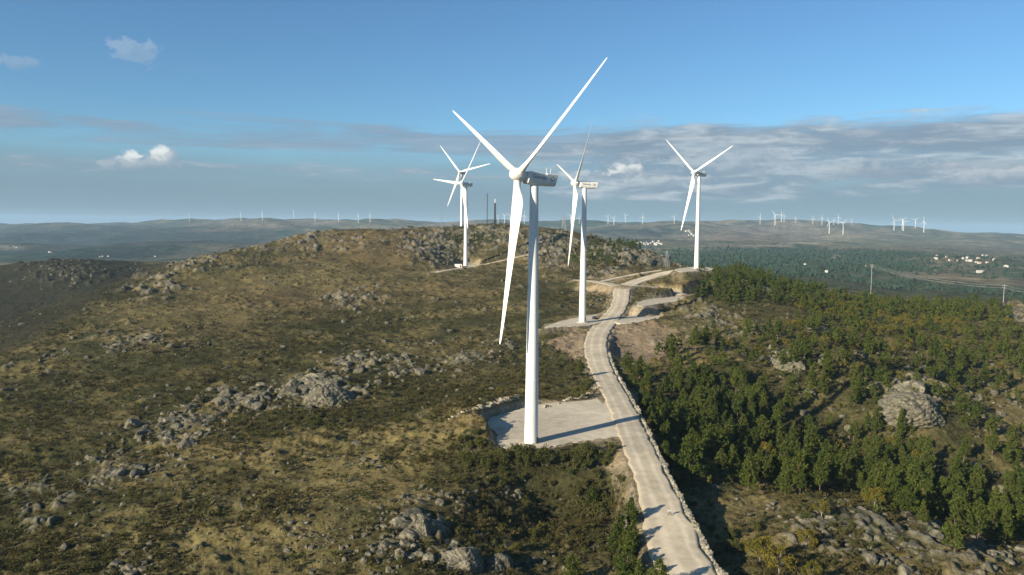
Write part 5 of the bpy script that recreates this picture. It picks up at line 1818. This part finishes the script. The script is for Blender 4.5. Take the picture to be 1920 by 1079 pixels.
def build_houses():
    R = np.random.default_rng(61)
    protos = [house_meshes(700 + i) for i in range(6)]
    villages = [
        ('white house in the valley village at the right', 'houses of the valley village at the right', [(1725, 478), (1737, 478.5), (1757, 481), (1754, 487), (1774, 483), (1783, 482.5), (1790, 482), (1781, 489), (1789, 488.5), (1796, 490), (1805, 486), (1814, 485), (1813, 490), (1820, 490.5), (1834, 486), (1831, 493), (1836, 495), (1851, 494), (1863, 489), (1842, 480.5), (1850, 481), (1886, 502), (1836, 512), (1843, 511)], 1.0),
        ('tiny white house in the hill town', 'houses of the hill town', [(1196, 457), (1202, 456), (1207, 458), (1212, 456), (1216, 459), (1221, 457), (1225, 454.5), (1228, 458), (1232, 456), (1235, 453.5), (1236, 458), (1230, 460), (1240, 459), (1210, 460)], 1.25),
        ('tiny white house in hamlet by the hilltop turbine', 'houses of the hamlet by the hilltop turbine', [(1286, 435), (1291, 434), (1294, 436.5), (1297, 440), (1292, 442.5), (1300, 443)], 1.5),
        ('pale house scattered on the near valley floor', 'houses on the near valley floor', [(1553, 495), (1550, 511), (1545, 496), (1625, 501), (1640, 501.5), (1510, 497)], .9),
        ('tiny white building in the valley at the left', 'buildings in the valley at the left', [(192, 482), (203, 481.5), (187, 483), (93, 474), (97, 474.5), (291, 482), (31, 465), (26, 463)], .8),
    ]
    for lab, grp, pts, sc in villages:
        hs = hit([p[0] for p in pts], [p[1] for p in pts], 9000, 1150)
        order = sorted(range(len(pts)), key=lambda i: pts[i][0]); n = len(pts)
        for rank, i in enumerate(order):
            h = hs[i]
            if np.isnan(h[0]): continue
            r = empty('house', h, R.uniform(0, pi)); s = sc * R.uniform(.52, .78); r.scale = (s, s, s)
            if rank < 5: w = ORD[rank] + ' '
            elif n - 1 - rank < 5: w = ORD[n - 1 - rank].replace('left', 'right') + ' '
            else: w = ''
            tag(r, (w + lab) if w else lab + ', amid the others', 'house', grp)
            a, b, c = protos[int(R.integers(6))]
            link('wall', a, r); link('roof', b, r)
            if rank % 1 == 0:
                k = link('windows', c, r)


build_houses()


# ------------------------------------------------------------------ near things: the car, the cabin, the small stand on the road
def build_car():
    p = hit([1115], [601], 700)[0]
    p = np.array([p[0], p[1], PADS[1].z(p[0], p[1]) + .03])
    t = empty('parked_car', p, rad(68)); t.scale = (1.12, 1.12, 1.12)
    tag(t, 'dark estate car parked in the shadow of the second turbine tower', 'car')
    M_CAR = plain('dark car paint', (.025, .028, .032), .25, .6, .05)
    M_GLASS = plain('car glass', (.02, .025, .03), .08, .6, .05)
    M_TYRE = plain('tyre rubber', (.018, .018, .018), .9, .1)
    mb = MB(); rs = []
    # sections along the length: (x, half width, z bottom, z belt, z top, half width top)
    for (x, w, zb, zm, zt, wt) in [(-2.15, .70, .42, .70, .74, .62), (-2.0, .84, .30, .88, .95, .74), (-1.55, .88, .26, .95, 1.38, .62), (-.6, .90, .25, .96, 1.52, .64), (.35, .90, .25, .95, 1.47, .63), (1.05, .89, .25, .92, 1.0, .76), (1.75, .86, .26, .82, .86, .74), (2.15, .74, .34, .66, .70, .62)]:
        rs.append(np.array([(x, -w * .92, zb), (x, w * .92, zb), (x, w, zb + .22), (x, w, zm), (x, wt, zt), (x, -wt, zt), (x, -w, zm), (x, -w, zb + .22)]))
    mb.rings(rs); link('body', mb.mesh('body', M_CAR), t)
    g = MB()
    for s in (-1, 1): g.add([(-1.45, s * .875, 1.0), (.85, s * .87, .98), (.30, s * .66, 1.42), (-1.3, s * .655, 1.40)], [(0, 1, 2, 3) if s > 0 else (3, 2, 1, 0)])
    link('side_window', g.mesh('side_window', M_GLASS), t)
    g = MB(); g.add([(1.03, -.70, 1.03), (1.03, .70, 1.03), (.42, .60, 1.46), (.42, -.60, 1.46)], [(0, 1, 2, 3)]); link('windscreen', g.mesh('windscreen', M_GLASS), t)
    w = MB(); w.lathe([(.20, -.11), (.33, -.10), (.33, .10), (.20, .11)], 18, 1); wm = w.mesh('wheel', M_TYRE)
    for x in (-1.32, 1.35):
        for s in (-1, 1): link('wheel', wm, t, (x, s * .80, .33))
    for s in (-1, 1):
        h = MB(); h.box((2.10, s * .52, .62), (.14, .30, .13)); link('headlight', h.mesh('headlight', M_PAINT), t)


build_car()


def build_cabin():
    b = at(860, 502, 779); g = gz(b[0], b[1]); g = max(g, PADS[5].z(b[0], b[1]))
    t = empty('transformer_cabin', (b[0], b[1], g), rad(-12)); tag(t, 'small pale concrete cabin beside the foot of the turbine on the summit slope', 'cabin')
    m = MB(); m.box((0, 0, 1.3), (7.2, 3.2, 3.4)); link('wall', m.mesh('wall', M_CONC2), t)
    m = MB(); m.box((0, 0, 3.12), (7.6, 3.6, .24)); link('roof', m.mesh('roof', M_WALL), t)
    for x in (2.2, ):
        m = MB(); m.box((x, -1.62, 1.1), (1.5, .10, 2.1)); link('door', m.mesh('door', M_DARK), t)
    m = MB(); m.box((3.62, 0, 1.1), (.10, 1.6, 2.1)); link('door', m.mesh('door', M_DARK), t)


M_CONC2 = plain('pale cabin concrete', (.66, .62, .54), .85, .2, .06, .8)
build_cabin()


def build_road_stand():
    p = hit([1254], [1024], 400)[0]
    R = ROADS['gravel_road']; k = np.argmin(np.hypot(R[:, 0] - p[0], R[:, 1] - p[1]))
    t = empty('road_stand', (p[0], p[1], R[k, 2] + .06), rad(10)); tag(t, 'small white board on a dark folding stand in the shaded half of the lower road', 'sign stand')
    m = MB(); m.box((0, 0, 1.02), (1.05, .10, .55)); link('board', m.mesh('board', M_WALL), t)
    for a, b in (((-.42, -.30, 0), (.22, .02, .98)), ((.42, -.30, 0), (-.22, .02, .98)), ((-.38, .38, 0), (-.2, .02, .98)), ((.38, .38, 0), (.2, .02, .98))):
        m = MB(); m.bar(a, b, .05, .04, 5); link('leg', m.mesh('leg', M_DARK), t)


build_road_stand()


def build_stump():
    p = hit([567], [851], 500)[0]
    t = empty('dead_stump', p); tag(t, 'short dark burnt stump with two stubs among loose rocks on the grass', 'tree stump')
    m = MB(); m.bar((0, 0, -.4), (.05, .02, 1.5), .30, .22, 8); link('trunk', m.mesh('trunk', M_CHAR), t)
    for a, b in (((.04, 0, 1.2), (.55, .1, 2.1)), ((.02, 0, 1.0), (-.5, -.1, 1.7))):
        m = MB(); m.bar(a, b, .13, .05, 6); link('limb', m.mesh('limb', M_CHAR), t)


M_CHAR = plain('charred wood', (.02, .018, .016), .95, .1, .3, 4)
build_stump()

# ------------------------------------------------------------------ the air: even haze round the whole scene
def build_haze():
    mb = MB()
    mb.box((0, 3400, -160), (44000, 44000, 660))
    m = bpy.data.materials.new('haze'); m.use_nodes = True
    T = NT(m.node_tree); T.n.clear()
    out = T.node('ShaderNodeOutputMaterial'); pv = T.node('ShaderNodeVolumePrincipled')
    pv.inputs['Color'].default_value = (.50, .73, .96, 1)
    pv.inputs['Density'].default_value = HAZE
    pv.inputs['Anisotropy'].default_value = 0.0
    T.l.new(pv.outputs[0], out.inputs['Volume'])
    tag(link('haze', mb.mesh('haze', m)), kind='stuff')


HAZE = 5.0e-5
build_haze()
